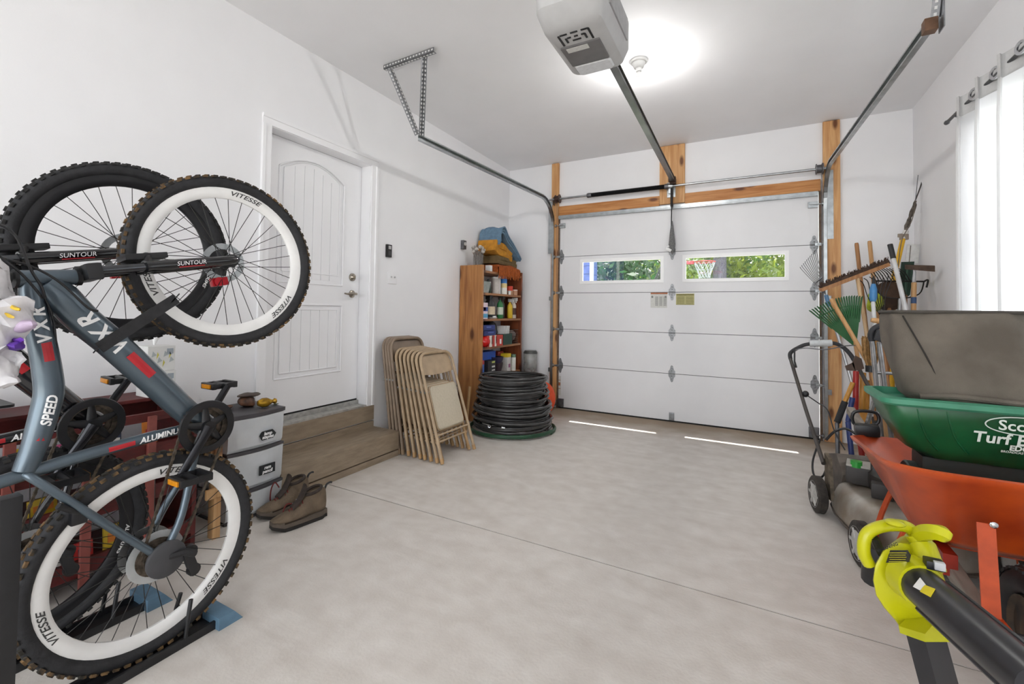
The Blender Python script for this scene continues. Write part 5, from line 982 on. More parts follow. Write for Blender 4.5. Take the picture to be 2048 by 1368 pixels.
obj('cloth', B().loft([[V((1.225+(p.x-1.225)*f, p.y, z)) for p in pth2] for z, f in ((2.505, .75), (2.3, .9), (1.6, 1), (.8, 1.05), (.10, 1.1))], closed=False), CUR, cu, angle=60)
obj('header_band', B().loft([[V((1.225+(p.x-1.225)*.75-.0008, p.y, z)) for p in pth2] for z in (2.635, 2.57, 2.505)], closed=False), mat('curtain_header', '#cfcfcf', .9, var=.03, scale=60), cu, angle=60)
for yy in (3.69, 3.42, 3.15, 2.88): obj('grommet', B().lathe([(.022, -.004), (.036, -.004), (.037, 0), (.036, .004), (.022, .004)], (1.205, yy, 2.57), (-.85, -.25, 0), 24, closed=True), CHROME, cu)
cr_ = thing('curtain_rod', 'dark steel curtain rod with a round end above the window', 'curtain rod', (1.22, 3.0, 2.57)); RODM = mat('gunmetal_rod', '#5e5f62', .3, .9)
obj('rod', B().cyl((1.225, 4.14, 2.575), (1.225, 1.9, 2.575), .0105), RODM, cr_); obj('finial', B().lathe([(0, 0), (.014, 0), (.016, .015), (.011, .03), (.011, .05)], (1.225, 4.185, 2.575), (0, -1, 0), 16), RODM, cr_); obj('bracket', B().tube([(1.225, 4.03, 2.562), (1.27, 4.03, 2.555), (1.318, 4.03, 2.55)], .006, 8).box((1.317, 4.03, 2.55), (.008, .03, .07), bev=.002), RODM, cr_)
# ================================================================== wheelbarrow
WBO = mat('orange_barrow_plastic', '#c9521c', .35, var=.16, scale=5, col2='#9a3312', detail=7); WBF = mat('scuffed_orange_steel', '#bd4a1e', .45, .1, var=.12, scale=20); WBW = wood('weathered_handle_wood', '#8d857c', '#6b635b', 1, 1.1, .7)
wb = thing('wheelbarrow', 'orange wheelbarrow with wooden handles, nose toward the camera', 'wheelbarrow', (.79, 2.4, 0))
wcx = .80
def tring(hw, y0, y1, zf, r, ex=0, n=6):
    o = []
    for cx_, cy_, a0 in ((wcx+hw-r, y1-r, 0), (wcx-hw+r, y1-r, PI/2), (wcx-hw+r, y0+r, PI), (wcx+hw-r, y0+r, 3*PI/2)):
        for k in range(n+1):
            x = cx_+r*cos(a0+PI/2*k/n); yy = cy_+r*sin(a0+PI/2*k/n); nar = 1-.10*max(0, (yy-2.3)/.65)
            o.append(V((wcx+(x-wcx)*nar, yy, zf(yy))))
    return o
zr = lambda y: .705-.115*(y-1.96)
outer = [tring(.375, 1.955, 2.93, lambda y: zr(y)-.018, .16), tring(.385, 1.945, 2.94, zr, .16), tring(.372, 1.96, 2.925, lambda y: zr(y)+.004, .155)]
inner = [tring(.352, 1.985, 2.905, lambda y: zr(y)-.012, .15), tring(.27, 2.13, 2.80, lambda y: .47, .13), tring(.20, 2.26, 2.68, lambda y: .395, .10)]
obj('tray', B().loft([tring(.20, 2.24, 2.70, lambda y: .372, .10), tring(.262, 2.13, 2.80, lambda y: .43, .13), tring(.345, 1.99, 2.90, lambda y: zr(y)-.035, .15)]+outer+inner), WBO, wb, angle=35)
for sx in (-1, 1):
    hb_ = obj('handle_beam', B().beam((wcx+sx*.135, 1.66, .205), (wcx+sx*.22, 3.62, .60), .042, .042, bev=.003), WBW, wb, smooth=False)
    obj('front_brace', B().beam((wcx+sx*.135-.004, 1.955, .285), (wcx+sx*.135-.004, 1.985, .56), .044, .005, up=V((0, 1, 0))).box((wcx+sx*.135-.0, 1.93, .2835), (.045, .09, .005)), WBF, wb, smooth=False)
    obj('bolt', B().ell((wcx+sx*.135, 1.92, .289), (.012, .012, .005), 10), CHROME, wb); obj('tray_bolt', B().ell((wcx+sx*.135+.008, 1.966, .565), (.011, .006, .011), 10), CHROME, wb)
    obj('leg', B().tube(bez([(wcx+sx*.19, 2.78, .40), (wcx+sx*.24, 2.82, .2), (wcx+sx*.26, 2.82, .012), (wcx+sx*.25, 2.70, .012), (wcx+sx*.20, 2.52, .33)], 4), .012, 8), WBF, wb)
    obj('wedge', B().prism([(2.15, .375), (2.75, .375), (2.75, .40), (2.15, .30)], (wcx+sx*.175-.02, 0, 0), (0, 1, 0), (0, 0, 1), (.04, 0, 0)), mat('dark_red_wedge', '#8e2616', .4, var=.1), wb, smooth=False)
obj('axle', B().cyl((wcx-.16, 2.04, .205), (wcx+.16, 2.04, .205), .009), DSTEEL, wb)
obj('cross_brace', B().bb((wcx-.2, 2.30, .345), (wcx+.2, 2.34, .375)), WBF, wb, smooth=False)
wc = V((wcx, 2.04, .207)); wh = obj('wheel_rim', B().lathe([(.02, -.03), (.05, -.028), (.075, -.018), (.11, -.02), (.12, -.034), (.12, .034), (.11, .02), (.075, .018), (.05, .028), (.02, .03)], wc, (1, 0, 0), 30), mat('muddy_black_rim', '#33302d', .6, .3, var=.4, scale=14, col2='#5d4a38'), wb, angle=50)
obj('tyre', B().lathe([(.162+.044*cos(a), .046*sin(a)) for a in [2*PI*k/16 for k in range(16)]], wc, (1, 0, 0), 44, closed=True), mat('barrow_tyre', '#232326', .6, var=.2, scale=30), wh, angle=80)
b = B()
for k in range(30):
    a = 2*PI*k/30
    for h, aa in ((-.026, 0), (.0, PI/30), (.026, 0)):
        e = V((0, cos(a+aa), sin(a+aa))); M = MX((V((1, 0, 0)), V((0, -sin(a+aa), cos(a+aa))), e)).transposed(); b.box(wc+V((h, 0, 0))+e*(.205 if h == 0 else .196), (.022, .026, .010), MX.Rotation(0, 3, 'X') @ M)
obj('tread', b, MATS['barrow_tyre'], wh, smooth=False)
# ================================================================== spreader hopper and grass bag in the barrow
SGN = mat('green_hopper_plastic', '#145a34', .35, var=.12, scale=6, col2='#0f4026'); SGL = mat('faded_green_rim', '#3f8a6c', .45, var=.1, scale=12)
sp_ = thing('lawn_spreader', 'green lawn spreader hopper lying in the orange wheelbarrow', 'spreader', (.80, 2.45, .40))
def hring(x0, x1, y0, y1, z, r=.05): return rr_(x0, x1, y0, y1, r, z, 4)
obj('hopper', B().loft([hring(.62, 1.02, 2.36, 2.52, .655, .04), hring(.56, 1.08, 2.325, 2.56, .69), hring(.50, 1.13, 2.292, 2.60, .80), hring(.485, 1.145, 2.285, 2.615, .862), hring(.475, 1.15, 2.29, 2.61, .87, .05), hring(.52, 1.11, 2.31, 2.58, .76), hring(.60, 1.04, 2.36, 2.53, .68)]), SGN, sp_, angle=35)
obj('rim', B().loft([hring(.472, 1.16, 2.272, 2.63, .862, .05), hring(.465, 1.165, 2.265, 2.637, .87, .05), hring(.465, 1.165, 2.265, 2.637, .888, .05), hring(.49, 1.14, 2.29, 2.61, .893, .05), hring(.495, 1.135, 2.295, 2.605, .865, .05)]), SGL, sp_, angle=35)
for x0, x1 in ((.575, .635), (.66, .72)): obj('rib', B().tube(bez([V((x0, 2.288, .855)), V((x0+.012, 2.2935, .80)), V((x0+.035, 2.307, .74)), V((x1+.01, 2.323, .695))], 5), .0035, 6), SGN, sp_)
obj('undercarriage', B().box((.82, 2.45, .60), (.42, .14, .11), bev=.02).cyl((.60, 2.45, .56), (1.04, 2.45, .56), .012).box((.80, 2.44, .52), (.20, .10, .08), bev=.01), mat('dark_green_black_base', '#1c2420', .6), sp_)
for x in (.60, 1.03): obj('wheel', B().lathe([(0, -.02), (.05, -.02), (.10, -.025), (.105, -.02), (.105, .02), (.10, .025), (.05, .02), (0, .02)], (x, 2.45, .505), (1, 0, 0), 28), mat('spreader_wheel', '#2a3230', .6), sp_)
FY = lambda z: 2.2835+(.862-z)*.13
Mt = lambda x, z: MX(((1, 0, 0, x), (0, .13, -1, FY(z)-.0025), (0, 1, .13, z), (0, 0, 0, 1)))
WL = mat('pale_print', '#d7e2da', .5)
b = B(); text(b, 'Scotts', .052, MX(((1, 0, 0, .862), (0, -.10, -1, FY(.822)-.006), (0, 1, -.1, .822), (0, 0, 0, 1))), bold=.0008); obj('brand_lettering', b, WL, sp_, smooth=False)
b = B().tube([V((.862+.098*cos(a), FY(.824+.035*sin(a))-.004, .824+.032*sin(a))) for a in [2*PI*k/36 for k in range(36)]], .0022, 5, closed=True); obj('logo_oval', b, WL, sp_)
def row(s, x, z, sz, m=WL, it=.1, bo=.0005):
    b = B(); text(b, s, sz, MX(((1, 0, 0, x), (0, -.16, -1, FY(z)-.007), (0, 1, -.16, z), (0, 0, 0, 1))), italic=it, bold=bo); obj('print_line', b, m, sp_, smooth=False)
row('Turf Builder', .868, .771, .056, bo=.0014); row('EDGEGUARD', .905, .742, .026, bo=.001); row('BROADCAST SPREADER', .865, .727, .011, bo=.0002); row('PLUS', .975, .712, .032, mat('orange_print', '#d36a3a', .5), .25, .001)
GB = mat('grey_brown_bag_cloth', '#71695f', .9, var=.14, scale=5, bump=.35, bscale=320, col2='#5a534a')
gb = thing('grass_bag', 'grey brown fabric grass catcher bag on top of the green hopper', 'grass bag', (.85, 2.5, .86))
from mathutils import noise as _nz
rings = []
for z, x0, x1, y0, y1, r in ((.862, .585, 1.06, 2.37, 2.56, .05), (.885, .56, 1.09, 2.35, 2.59, .06), (.93, .575, 1.095, 2.36, 2.66, .07), (.98, .560, 1.11, 2.375, 2.70, .06), (1.04, .560, 1.11, 2.395, 2.72, .05), (1.10, .555, 1.105, 2.42, 2.74, .05), (1.16, .55, 1.09, 2.445, 2.76, .045), (1.21, .545, 1.08, 2.465, 2.77, .045), (1.232, .55, 1.075, 2.48, 2.765, .04), (1.236, .58, 1.05, 2.52, 2.73, .03)):
    rg = rr_(x0, x1, y0, y1, r, z, 5); rg2 = []
    for i, p in enumerate(rg):
        q = rg[(i+1) % len(rg)]; rg2.append(p)
        if (q-p).length > .1: rg2 += [p.lerp(q, k/8) for k in range(1, 8)]
    rings.append([p+V((0, 1, 0))*.048*_nz.noise(V((p.x*5, p.z*8, 1.7)))+V((1, 0, 0))*.022*_nz.noise(V((p.y*7, p.z*6, 5.1))) for p in rg2])
obj('bag', B().loft(rings), GB, gb, angle=60, sub=1)
obj('top_frame', B().tube([p for p in rr_(.552, 1.078, 2.478, 2.768, .04, 1.232, 4)], .007, 8, closed=True), mat('bag_frame_binding', '#4b4640', .8), gb)
obj('seam', B().tube(bez([V((.575, 2.458, 1.215)), V((.605, 2.425, 1.13)), V((.635, 2.388, 1.04)), V((.655, 2.366, .97)), V((.668, 2.352, .90))], 6), .003, 6), mat('dark_seam', '#2f2b27', .9), gb)
obj('hem', B().tube(bez([V((.60, 2.352, .895)), V((.70, 2.343, .905)), V((.85, 2.345, .897)), V((1.05, 2.35, .89))], 6), .012, 8), GB, gb)
# ================================================================== leaf blower on its vacuum tube
YBL = mat('yellow_green_blower_plastic', '#b9b710', .35, var=.05, scale=10); BLK2 = mat('black_blower_tube', '#26262a', .3, var=.12, scale=12)
bl = thing('leaf_blower', 'yellow and black hand-held leaf blower in the right foreground', 'leaf blower', (.37, 1.52, 0))
BD = 1.15
def S(u, v, d=BD): return P(u, v, d=d)
ax_b = (S(1800, 1150, .95)-S(1800, 1150, 1.15)).normalized()   # volute axis, toward the viewer
vc = S(1805, 1160, 1.13); vx = CR; vy = CU
prof = []
ctr = [S(*p) for p in ((1785, 1088), (1765, 1102), (1750, 1130), (1746, 1160), (1752, 1190), (1768, 1215), (1790, 1240), (1806, 1262), (1905, 1280), (1893, 1250), (1880, 1215), (1868, 1180), (1850, 1140), (1838, 1105), (1820, 1088), (1800, 1084))]
cm = sum(ctr, V())/len(ctr); back = V((.05, .10, 0))
bd = obj('fan_housing', B().loft([[cm+(p-cm)*.86-ax_b*-.035 for p in ctr], [cm+(p-cm)*.97+ax_b*.028 for p in ctr], [p+ax_b*.012 for p in ctr], [p+back*.6 for p in ctr], [cm+(p-cm)*.93+back for p in ctr], [cm+(p-cm)*.8+back*1.1 for p in ctr]]), YBL, bl, angle=45)
obj('intake_grille', B().prism([(-.030, -.014), (.026, -.012), (.030, .004), (.022, .016), (-.020, .016)], S(1797, 1114, 1.07), CR, CU, ax_b*.012), mat('warning_label_black', '#2e2c22', .5, var=.1), bd, smooth=False)
b = B()
for k in range(5): b.box(S(1797, 1114, 1.0585)+CU*(-.011+k*.0052)+CR*(-.002), (.042-.004*(k % 2), .0014, .0008), MX((CR, CU, ax_b)).transposed())
obj('label_print', b, colm('#b9b02c', .5), bd, smooth=False)
b = B(); text(b, 'WARNING', .011, MX.Translation(S(1775, 1095, 1.075)) @ MX((CR, CU, ax_b)).transposed().to_4x4() @ MX.Rotation(.35, 4, 'Z'), bold=.0003); obj('lettering', b, INK, bd, smooth=False)
fl = [S(1797, 1252, 1.10), S(1800, 1266, 1.09), S(1850, 1284, 1.05), S(1906, 1284, 1.08), S(1906, 1272, 1.09), S(1850, 1268, 1.06)]
obj('outlet_flange', B().loft([[p for p in fl], [p+V((.06, .11, 0)) for p in fl]]), YBL, bl, angle=30)
hp_ = [S(1738, 1128, 1.16), S(1728, 1106, 1.16), S(1730, 1076, 1.16), S(1744, 1060, 1.16), S(1775, 1051, 1.16), S(1812, 1053, 1.15), S(1828, 1068, 1.15), S(1836, 1090, 1.15), S(1842, 1120, 1.14)]
obj('handle', B().tube(bez(hp_, 5), .0145, 12), YBL, bl); obj('handle_button', B().ell(S(1790, 1046, 1.14), (.022, .02, .008), 10), YBL, bl)
obj('trigger', B().tube(bez([S(1748, 1075, 1.15), S(1757, 1095, 1.15), S(1765, 1110, 1.15)], 4), .010, 8), BLACK, bl)
obj('front_neck', B().tube(bez([S(1830, 1066, 1.14), S(1842, 1085, 1.13), S(1852, 1110, 1.11), S(1862, 1140, 1.09)], 4), [.024]*5+[.028]*5+[.03]*3, 12), YBL, bl)
obj('auxiliary_grip', B().tube(bez([S(1834, 1072, 1.13), S(1855, 1064, 1.10), S(1880, 1066, 1.07), S(1899, 1076, 1.06)], 4), [.014, .017, .018, .019, .019, .019, .0195, .0195, .0195, .0195, .018, .015, .010], 6), YBL, bl)
obj('motor_pod', B().tube([S(1752, 1115, 1.2), S(1745, 1160, 1.22)], [.03, .026], 12), BLACK, bl)
t0, t1 = S(1838, 1168, 1.06), S(2090, 1385, .74)
obj('tube_collar', B().tube([t0-(t1-t0).normalized()*.03, t0+(t1-t0).normalized()*.015], [.054, .049], 22), YBL, bl); obj('blower_tube', B().tube([t0, t0.lerp(t1, .5), t1], [.0435, .043, .041], 22), BLK2, bl)
dd = (t1-t0).normalized(); sd_ = dd.cross(ax_b).normalized(); nn = sd_.cross(dd)
obj('tube_rib', B().tube([t0+sd_*.0435+dd*.05, t1+sd_*.041], .006, 6).tube([t0-sd_*.0435+dd*.05, t1-sd_*.041], .006, 6), BLK2, bl)
obj('latch', B().box(S(1868, 1128, 1.05), (.035, .03, .02), bev=.005), BLACK, bl); obj('latch_tab', B().box(S(1879, 1132, 1.035), (.02, .012, .018), bev=.003), colm('#b9b9bb'), bl)
obj('tube_clip', B().tube(bez([S(1850, 1210, 1.06), S(1880, 1228, 1.03), S(1915, 1255, .99), S(1941, 1277, .96)], 5), [.012, .012, .011, .011, .010, .010, .010, .009, .009, .008, .008, .007, .007, .006, .005, .004], 8), YBL, bl); obj('clip_screw', B().cyl(S(1892, 1246, 1.0), S(1903, 1254, .99), .008, 10), colm('#c9c9cb'), bl)
b = B(); 
for (q, w_, h_, c) in ((.18, .022, .03, '#d9d9d6'), (.25, .028, .026, '#c6b82a')):
    pass
obj('sticker', B().prism([(-.012, -.012), (.012, -.008), (.014, .01), (-.006, .014)], t0.lerp(t1, .20)+nn*.043, dd, sd_, nn*.0015), colm('#dedcd8', .5), bl, smooth=False); obj('sticker', B().prism([(-.016, -.006), (.010, -.014), (.018, .006), (-.01, .012)], t0.lerp(t1, .28)+nn*.043, dd, sd_, nn*.0015), colm('#cdbb22', .5), bl, smooth=False)
vt = [S(1812, 1268, 1.10), S(1850, 1282, 1.06), S(1893, 1280, 1.09), S(1875, 1266, 1.17)]; fz = V((.46, 1.50, 0))
obj('vacuum_tube', B().loft([[p for p in vt], [p+V((.03, -.0, -.14)) for p in vt], [V((p.x+.05, p.y+.01, .0)) for p in vt]]), BLK2, bl, angle=30)
# ================================================================== lawn mower
mw = thing('lawn_mower', 'silver push lawn mower with black folding handle', 'lawn mower', (.65, 3.1, 0))
mf = V((.19, -.98, 0)).normalized(); mr = V((.98, .19, 0)).normalized(); mo = V((.385, 3.36, 0))
def ML(a_, b_, z): return mo+mf*a_+mr*b_+V((0, 0, z))
SIL = mat('dusty_silver_deck', '#a7a29a', .38, .45, var=.14, scale=6, col2='#86796a'); TYR = mat('mower_tyre', '#3a342f', .85, var=.3, scale=30, bump=.3); HUB = mat('grey_hub_plastic', '#b3b1ad', .5, var=.08)
def dk(h, s_, n=20): return [ML(.28+.40*s_*(abs(cos(a))**.75)*(1 if cos(a) > 0 else -1), .27+.245*s_*(abs(sin(a))**.6)*(1 if sin(a) > 0 else -1), h) for a in [2*PI*k/n for k in range(n)]]
obj('deck', B().loft([dk(.055, .93), dk(.06, 1.0), dk(.075, 1.01), dk(.13, .97), dk(.19, .90), dk(.225, .78), dk(.24, .55), dk(.245, .3)]), SIL, mw, angle=50, sub=1)
obj('deck_skirt', B().loft([dk(.045, .99), dk(.062, 1.02)]), mat('dirty_deck_edge', '#5a5148', .7), mw)
for a_, b_, r_ in ((0, -.01, .108), (.62, -.02, .105), (0, .55, .108), (.62, .56, .105)):
    c = ML(a_, b_, r_+.002); sgn = -1 if b_ < .2 else 1; w_ = obj('wheel', B().lathe([(.06, -.024), (r_-.012, -.026), (r_, -.018), (r_, .018), (r_-.012, .026), (.06, .024)], c, mr, 32), TYR, mw, angle=50)
    obj('hub_cap', B().lathe([(0, .028), (.02, .03), (.03, .026), (.072, .022), (.078, .026), (.078, -.02), (0, -.02)] , c, mr*sgn, 24), HUB, w_, angle=40)
    b = B()
    for k in range(6): a = k*PI/3; e = V((0, 0, 1))*sin(a)+mf*cos(a); b.beam(c+mr*sgn*.026+e*.02, c+mr*sgn*.026+e*.07, .012, .008, up=mr)
    obj('hub_spokes', b, HUB, w_, smooth=False)
ENG = mat('engine_black', '#2f2b29', .5, var=.2, scale=14); ENGG = mat('engine_grey_brown', '#6b625a', .5, .2, var=.2, scale=16)
obj('engine_block', B().loft([[ML(.22+.15*cos(a)*s_, .30+.13*sin(a)*s_, z) for a in [2*PI*k/18 for k in range(18)]] for z, s_ in ((.235, .95), (.28, 1.0), (.33, 1.0), (.36, .8))]), ENG, mw, angle=40)
obj('recoil_cover', B().lathe([(0, .05), (.06, .048), (.10, .035), (.115, .0), (.115, -.03)], ML(.20, .32, .37), (0, 0, 1), 26), ENGG, mw, angle=35)
b = B()
for k in range(12): a = k*PI/6; b.beam(ML(.20, .32, .405)+(mf*cos(a)+mr*sin(a))*.05, ML(.20, .32, .39)+(mf*cos(a)+mr*sin(a))*.10, .006, .010)
obj('cooling_fins', b, ENG, mw, smooth=False)
obj('fuel_tank', B().box(ML(.10, .17, .30), (.13, .17, .11), MX.Rotation(-.19, 3, 'Z'), bev=.025), ENG, mw); obj('fuel_cap', B().cyl(ML(.16, .13, .345), ML(.16, .13, .378), .028, 16), colm('#2f9a3c', .4), mw); obj('tank_top', B().box(ML(.12, .155, .352), (.11, .13, .012), MX.Rotation(-.19, 3, 'Z'), bev=.004), colm('#a9a49d', .45), mw)
obj('air_filter', B().box(ML(.33, .18, .28), (.09, .07, .08), MX.Rotation(-.19, 3, 'Z'), bev=.012), ENG, mw); obj('muffler', B().box(ML(.36, .33, .28), (.10, .09, .07), MX.Rotation(-.19, 3, 'Z'), bev=.01), mat('hot_steel_muffler', '#6f675f', .45, .7), mw); obj('spark_plug', B().cyl(ML(.38, .26, .26), ML(.45, .26, .27), .012), colm('#b8a27a'), mw)
obj('rear_bracket', B().prism([(0, 0), (.10, 0), (.06, .24), (.0, .26)], ML(-.03, .035, .10), mf, V((0, 0, 1)), mr*.02), mat('dirty_bracket', '#6e6252', .7, var=.3, scale=30), mw, smooth=False); obj('rear_bracket', B().prism([(0, 0), (.10, 0), (.06, .24), (.0, .26)], ML(-.03, .49, .10), mf, V((0, 0, 1)), mr*.02), MATS['dirty_bracket'], mw, smooth=False)
obj('discharge_chute', B().prism([(-.02, .10), (-.22, .16), (-.24, .30), (-.04, .36), (.06, .26)], ML(0, .10, 0), mf, V((0, 0, 1)), mr*.34), ENGG, mw, smooth=False)
HT = mat('grey_handle_tube', '#4f4a47', .45, .4, var=.15, scale=12); FOAM = mat('black_foam_grip', '#26262a', .6)
hLl, hLm, hLt = ML(.0, .02, .30), P(1612, 820, y=3.83), P(1581, 718, y=4.12); hRt, hRm, hRl = P(1712, 727, y=4.1), P(1752, 800, y=3.85), ML(.0, .52, .30)
obj('handle_tube', B().tube([hLl, hLm, hLt], .0125, 10), HT, mw); obj('handle_tube', B().tube([hRl, hRm, hRt], .0125, 10), HT, mw)
obj('upper_handle', B().tube(bez([hLt, P(1581, 706, y=4.15), P(1597, 695, y=4.17), P(1618, 688, y=4.18), P(1664, 686, y=4.18), P(1685, 694, y=4.15), P(1700, 708, y=4.12), hRt], 5), .0145, 10), FOAM, mw)
obj('grip_sleeve', B().tube([P(1619, 687, y=4.175), P(1664, 686, y=4.175)], .026, 14), mat('pale_grey_grip', '#bfc2c3', .5, var=.05, scale=60), mw)
obj('control_bail', B().tube(bez([P(1590, 700, y=4.13), P(1610, 696, y=4.12), P(1650, 699, y=4.11), P(1690, 692, y=4.12), P(1714, 692, y=4.12), P(1722, 705, y=4.1)], 5), .004, 7), DSTEEL, mw)
obj('lever', B().tube([P(1589, 698, y=4.1), P(1589, 722, y=4.1), P(1592, 735, y=4.08)], [.006, .006, .009], 8), BLACK, mw); obj('knob', B().ell(P(1611, 788, y=3.9), (.022, .022, .024), 12), BLACK, mw)
obj('control_cable', B().tube(bez([P(1613, 790, y=3.9), P(1635, 805, y=3.86), P(1655, 820, y=3.75), P(1668, 860, y=3.6), P(1690, 900, y=3.5)], 6), .004, 7), BLACK, mw); obj('starter_cable', B().tube(bez([P(1640, 880, y=3.62), P(1626, 920, y=3.5), P(1628, 950, y=3.45), P(1645, 953, y=3.42), P(1655, 930, y=3.42)], 6), .006, 7), BLACK, mw)
obj('hose_loop', B().tube(bez([P(1652, 880, y=3.6), P(1668, 864, y=3.6), P(1690, 857, y=3.6), P(1712, 868, y=3.55)], 6), .008, 7), BLACK, mw)
# ================================================================== long-handled tools in the corner
ASH = wood('ash_tool_handle', '#c49a6a', '#a87a4a', 2, 1.2, .55, knots=False); ASHD = wood('brown_tool_handle', '#a9794e', '#85582f', 2, 1.2, .55, knots=False); ALU = mat('aluminium_tube', '#c3c4c6', .35, .8, var=.12, scale=14)
def tool(name, label, cat='tool'): return thing(name, label, cat, (0, 0, 0), group='garden tools in the corner')
def shaft(t, top, foot, r=.014, m=ASH, name='handle'): return obj(name, B().tube([top, top.lerp(foot, .01), foot], [r*.8, r, r], 10), m, t)
def base(t, p): # move the empty to the tool's foot
    M = MX.Translation((p.x, p.y, 0)); 
    for ch in t.children: ch.data.transform(M.inverted())
    t.location = (p.x, p.y, 0); ROOT[t.name] = M
# green leaf rake
t = tool('leaf_rake', 'green plastic leaf rake with its fan upward'); ap = P(1712, 696, y=4.25); ft = V((.86, 4.30, .0)); GRK = mat('green_rake_plastic', '#1f5a2c', .45, var=.12, scale=12)
tips = [P(u, v, y=4.22) for u, v in [(1618+106*k/20, 620-27*sin(k/20*PI*.62)-3*k/20) for k in range(21)]]
for tp in tips: obj('tine', B().tube([ap.lerp(tp, .5), ap.lerp(tp, .97), tp+V((0, -.02, -.005))], [.006, .006, .004], 6), GRK, t)
fanp = [ap]+[ap.lerp(tp, .56) for tp in tips]; b = B().loft([[p+V((0, .004, 0)) for p in fanp], [p-V((0, .004, 0)) for p in fanp]]); obj('fan', b, GRK, t, smooth=False); obj('brace', B().tube([ap.lerp(tp, .80) for tp in tips], .005, 6), GRK, t)
shaft(t, ap+(ap-ft).normalized()*.05, ft, .013, ASH); base(t, ft)
t = tool('broom_stick', 'pale wooden stick crossing in front of the green rake', 'stick'); a_, f_ = P(1662, 598, y=4.15), V((.90, 3.98, 0)); shaft(t, a_, P(1742, 735, y=4.05), .0145); shaft(t, P(1742, 735, y=4.05), f_, .0145, name='lower_handle'); base(t, f_)
# push broom
t = tool('push_broom', 'push broom with a long dark brown bristle head upward', 'broom'); l_, r_ = P(1641, 580, y=4.42), P(1776, 529, y=4.55); f_ = V((.92, 4.25, 0)); mid = l_.lerp(r_, .55)
obj('head_block', B().beam(l_, r_, .05, .03, bev=.004), ASHD, t); b = B(); rb_ = random.Random(2); dn = V((0, 0, 1))
for k in range(230):
    q = l_.lerp(r_, rb_.random())+V((rb_.uniform(-.01, .01), rb_.uniform(-.024, .024), .01)); b.tube([q, q+V((rb_.uniform(-.012, .012), rb_.uniform(-.012, .012), rb_.uniform(.035, .055)))], .0022, 4)
obj('bristles', b, mat('dark_brown_bristle', '#4a3529', .9, var=.3, scale=60), t, smooth=False, kind='stuff'); obj('bristle_core', B().beam(l_+dn*.022, r_+dn*.022, .044, .034), mat('dark_brown_bristle', '#4a3529', .9), t)
shaft(t, mid-dn*.005, f_, .0135, wood('pale_broom_handle', '#cdb08c', '#b08d63', 2, 1.2, .55, knots=False)); base(t, f_)
# spring-wire rake
t = tool('wire_rake', 'galvanised wire lawn rake with thin fanned tines'); ap = P(1652, 590, y=4.50); f_ = V((.88, 4.42, 0))
for k in range(11):
    q = k/10; tp = P(1597+34*q, 533-38*q, y=4.47); obj('tine', B().tube(bez([ap, ap.lerp(tp, .5), ap.lerp(tp, .92)+V((0, -.01, 0)), tp+V((.012, -.03, -.012))], 4), .0022, 5), DSTEEL, t)
obj('collar', B().tube([ap.lerp(P(1600, 530, y=4.47), .40), ap.lerp(P(1632, 497, y=4.47), .38)], .007, 6), DSTEEL, t); obj('ferrule', B().tube([ap+(ap-f_).normalized()*.0, ap.lerp(f_, .07)], .015, 10), colm('#4d7396', .4), t); shaft(t, ap, f_, .0125, ALU); base(t, f_)
# plain handles of two upside-down tools
for i, (u, v, uf, lb) in enumerate(((1713, 486, .98, 'left of the two plain wooden handle ends rising behind the push broom'), (1739, 482, 1.06, 'right of the two plain wooden handle ends rising behind the push broom'))):
    t = tool(('shovel', 'garden_fork')[i], lb, ('shovel', 'fork')[i]); tp = P(u, v, y=5.12); f_ = V((uf, 4.98, .0)); shaft(t, tp, f_+V((0, 0, .3)), .0165, ASHD if i == 0 else ASH)
    if i == 0: obj('blade', B().loft([[f_+V((x*w_, .015*(1-x*x), z)) for x in (-1, -.5, 0, .5, 1)]+[f_+V((x*w_, .012*(1-x*x)-.006, z)) for x in (1, .5, 0, -.5, -1)] for z, w_ in ((.33, .05), (.28, .10), (.12, .105), (.05, .07), (.0, .01))]), DSTEEL, t)
    else:
        for x in (-.08, -.027, .027, .08): obj('prong', B().tube([f_+V((x*.6, 0, .32)), f_+V((x, 0, .25)), f_+V((x, .02, 0))], [.007, .007, .003], 6), DSTEEL, t)
    base(t, f_)
# bow rake: head up
t = tool('bow_rake', 'dark steel bow rake with long curved tines, head upward'); f_ = V((1.02, 4.62, 0)); l_, r_ = P(1752, 562, y=4.75), P(1848, 563, y=4.85); BKS = mat('blackened_steel', '#2e2a29', .55, .5, var=.2)
obj('head_bar', B().tube([l_, r_], .007, 8), BKS, t)
for k in range(12): q = l_.lerp(r_, k/11*.72); obj('tine', B().tube(bez([q, q+V((-.02, -.03, .03)), q+V((-.05, -.05, .075)), q+V((-.085, -.05, .105))], 4), .0035, 5), BKS, t)
mid = P(1800, 597, y=4.75); obj('bow', B().tube(bez([l_, P(1762, 590, y=4.75), mid, P(1838, 588, y=4.82), r_], 5), .005, 6), BKS, t); obj('hook', B().tube(bez([r_, P(1856, 560, y=4.86), P(1853, 575, y=4.86)], 4), .007, 7), BKS, t); shaft(t, mid, f_, .0135, ALU); base(t, f_)
# lawn rake with bent black tines
t = tool('cultivator', 'thin black bent-tine garden rake beside the blue grip'); f_ = V((.93, 4.45, 0)); ap = P(1768, 640, y=4.55)
for k in range(7): tp = P(1722+11*k, 560-3*k, y=4.5); obj('tine', B().tube(bez([ap, ap.lerp(tp, .5)+V((-.02, 0, 0)), ap.lerp(tp, .9), tp+V((-.02, -.02, .0))], 5), .0032, 5), BKS, t)
shaft(t, ap, f_, .013, ASHD); base(t, f_)
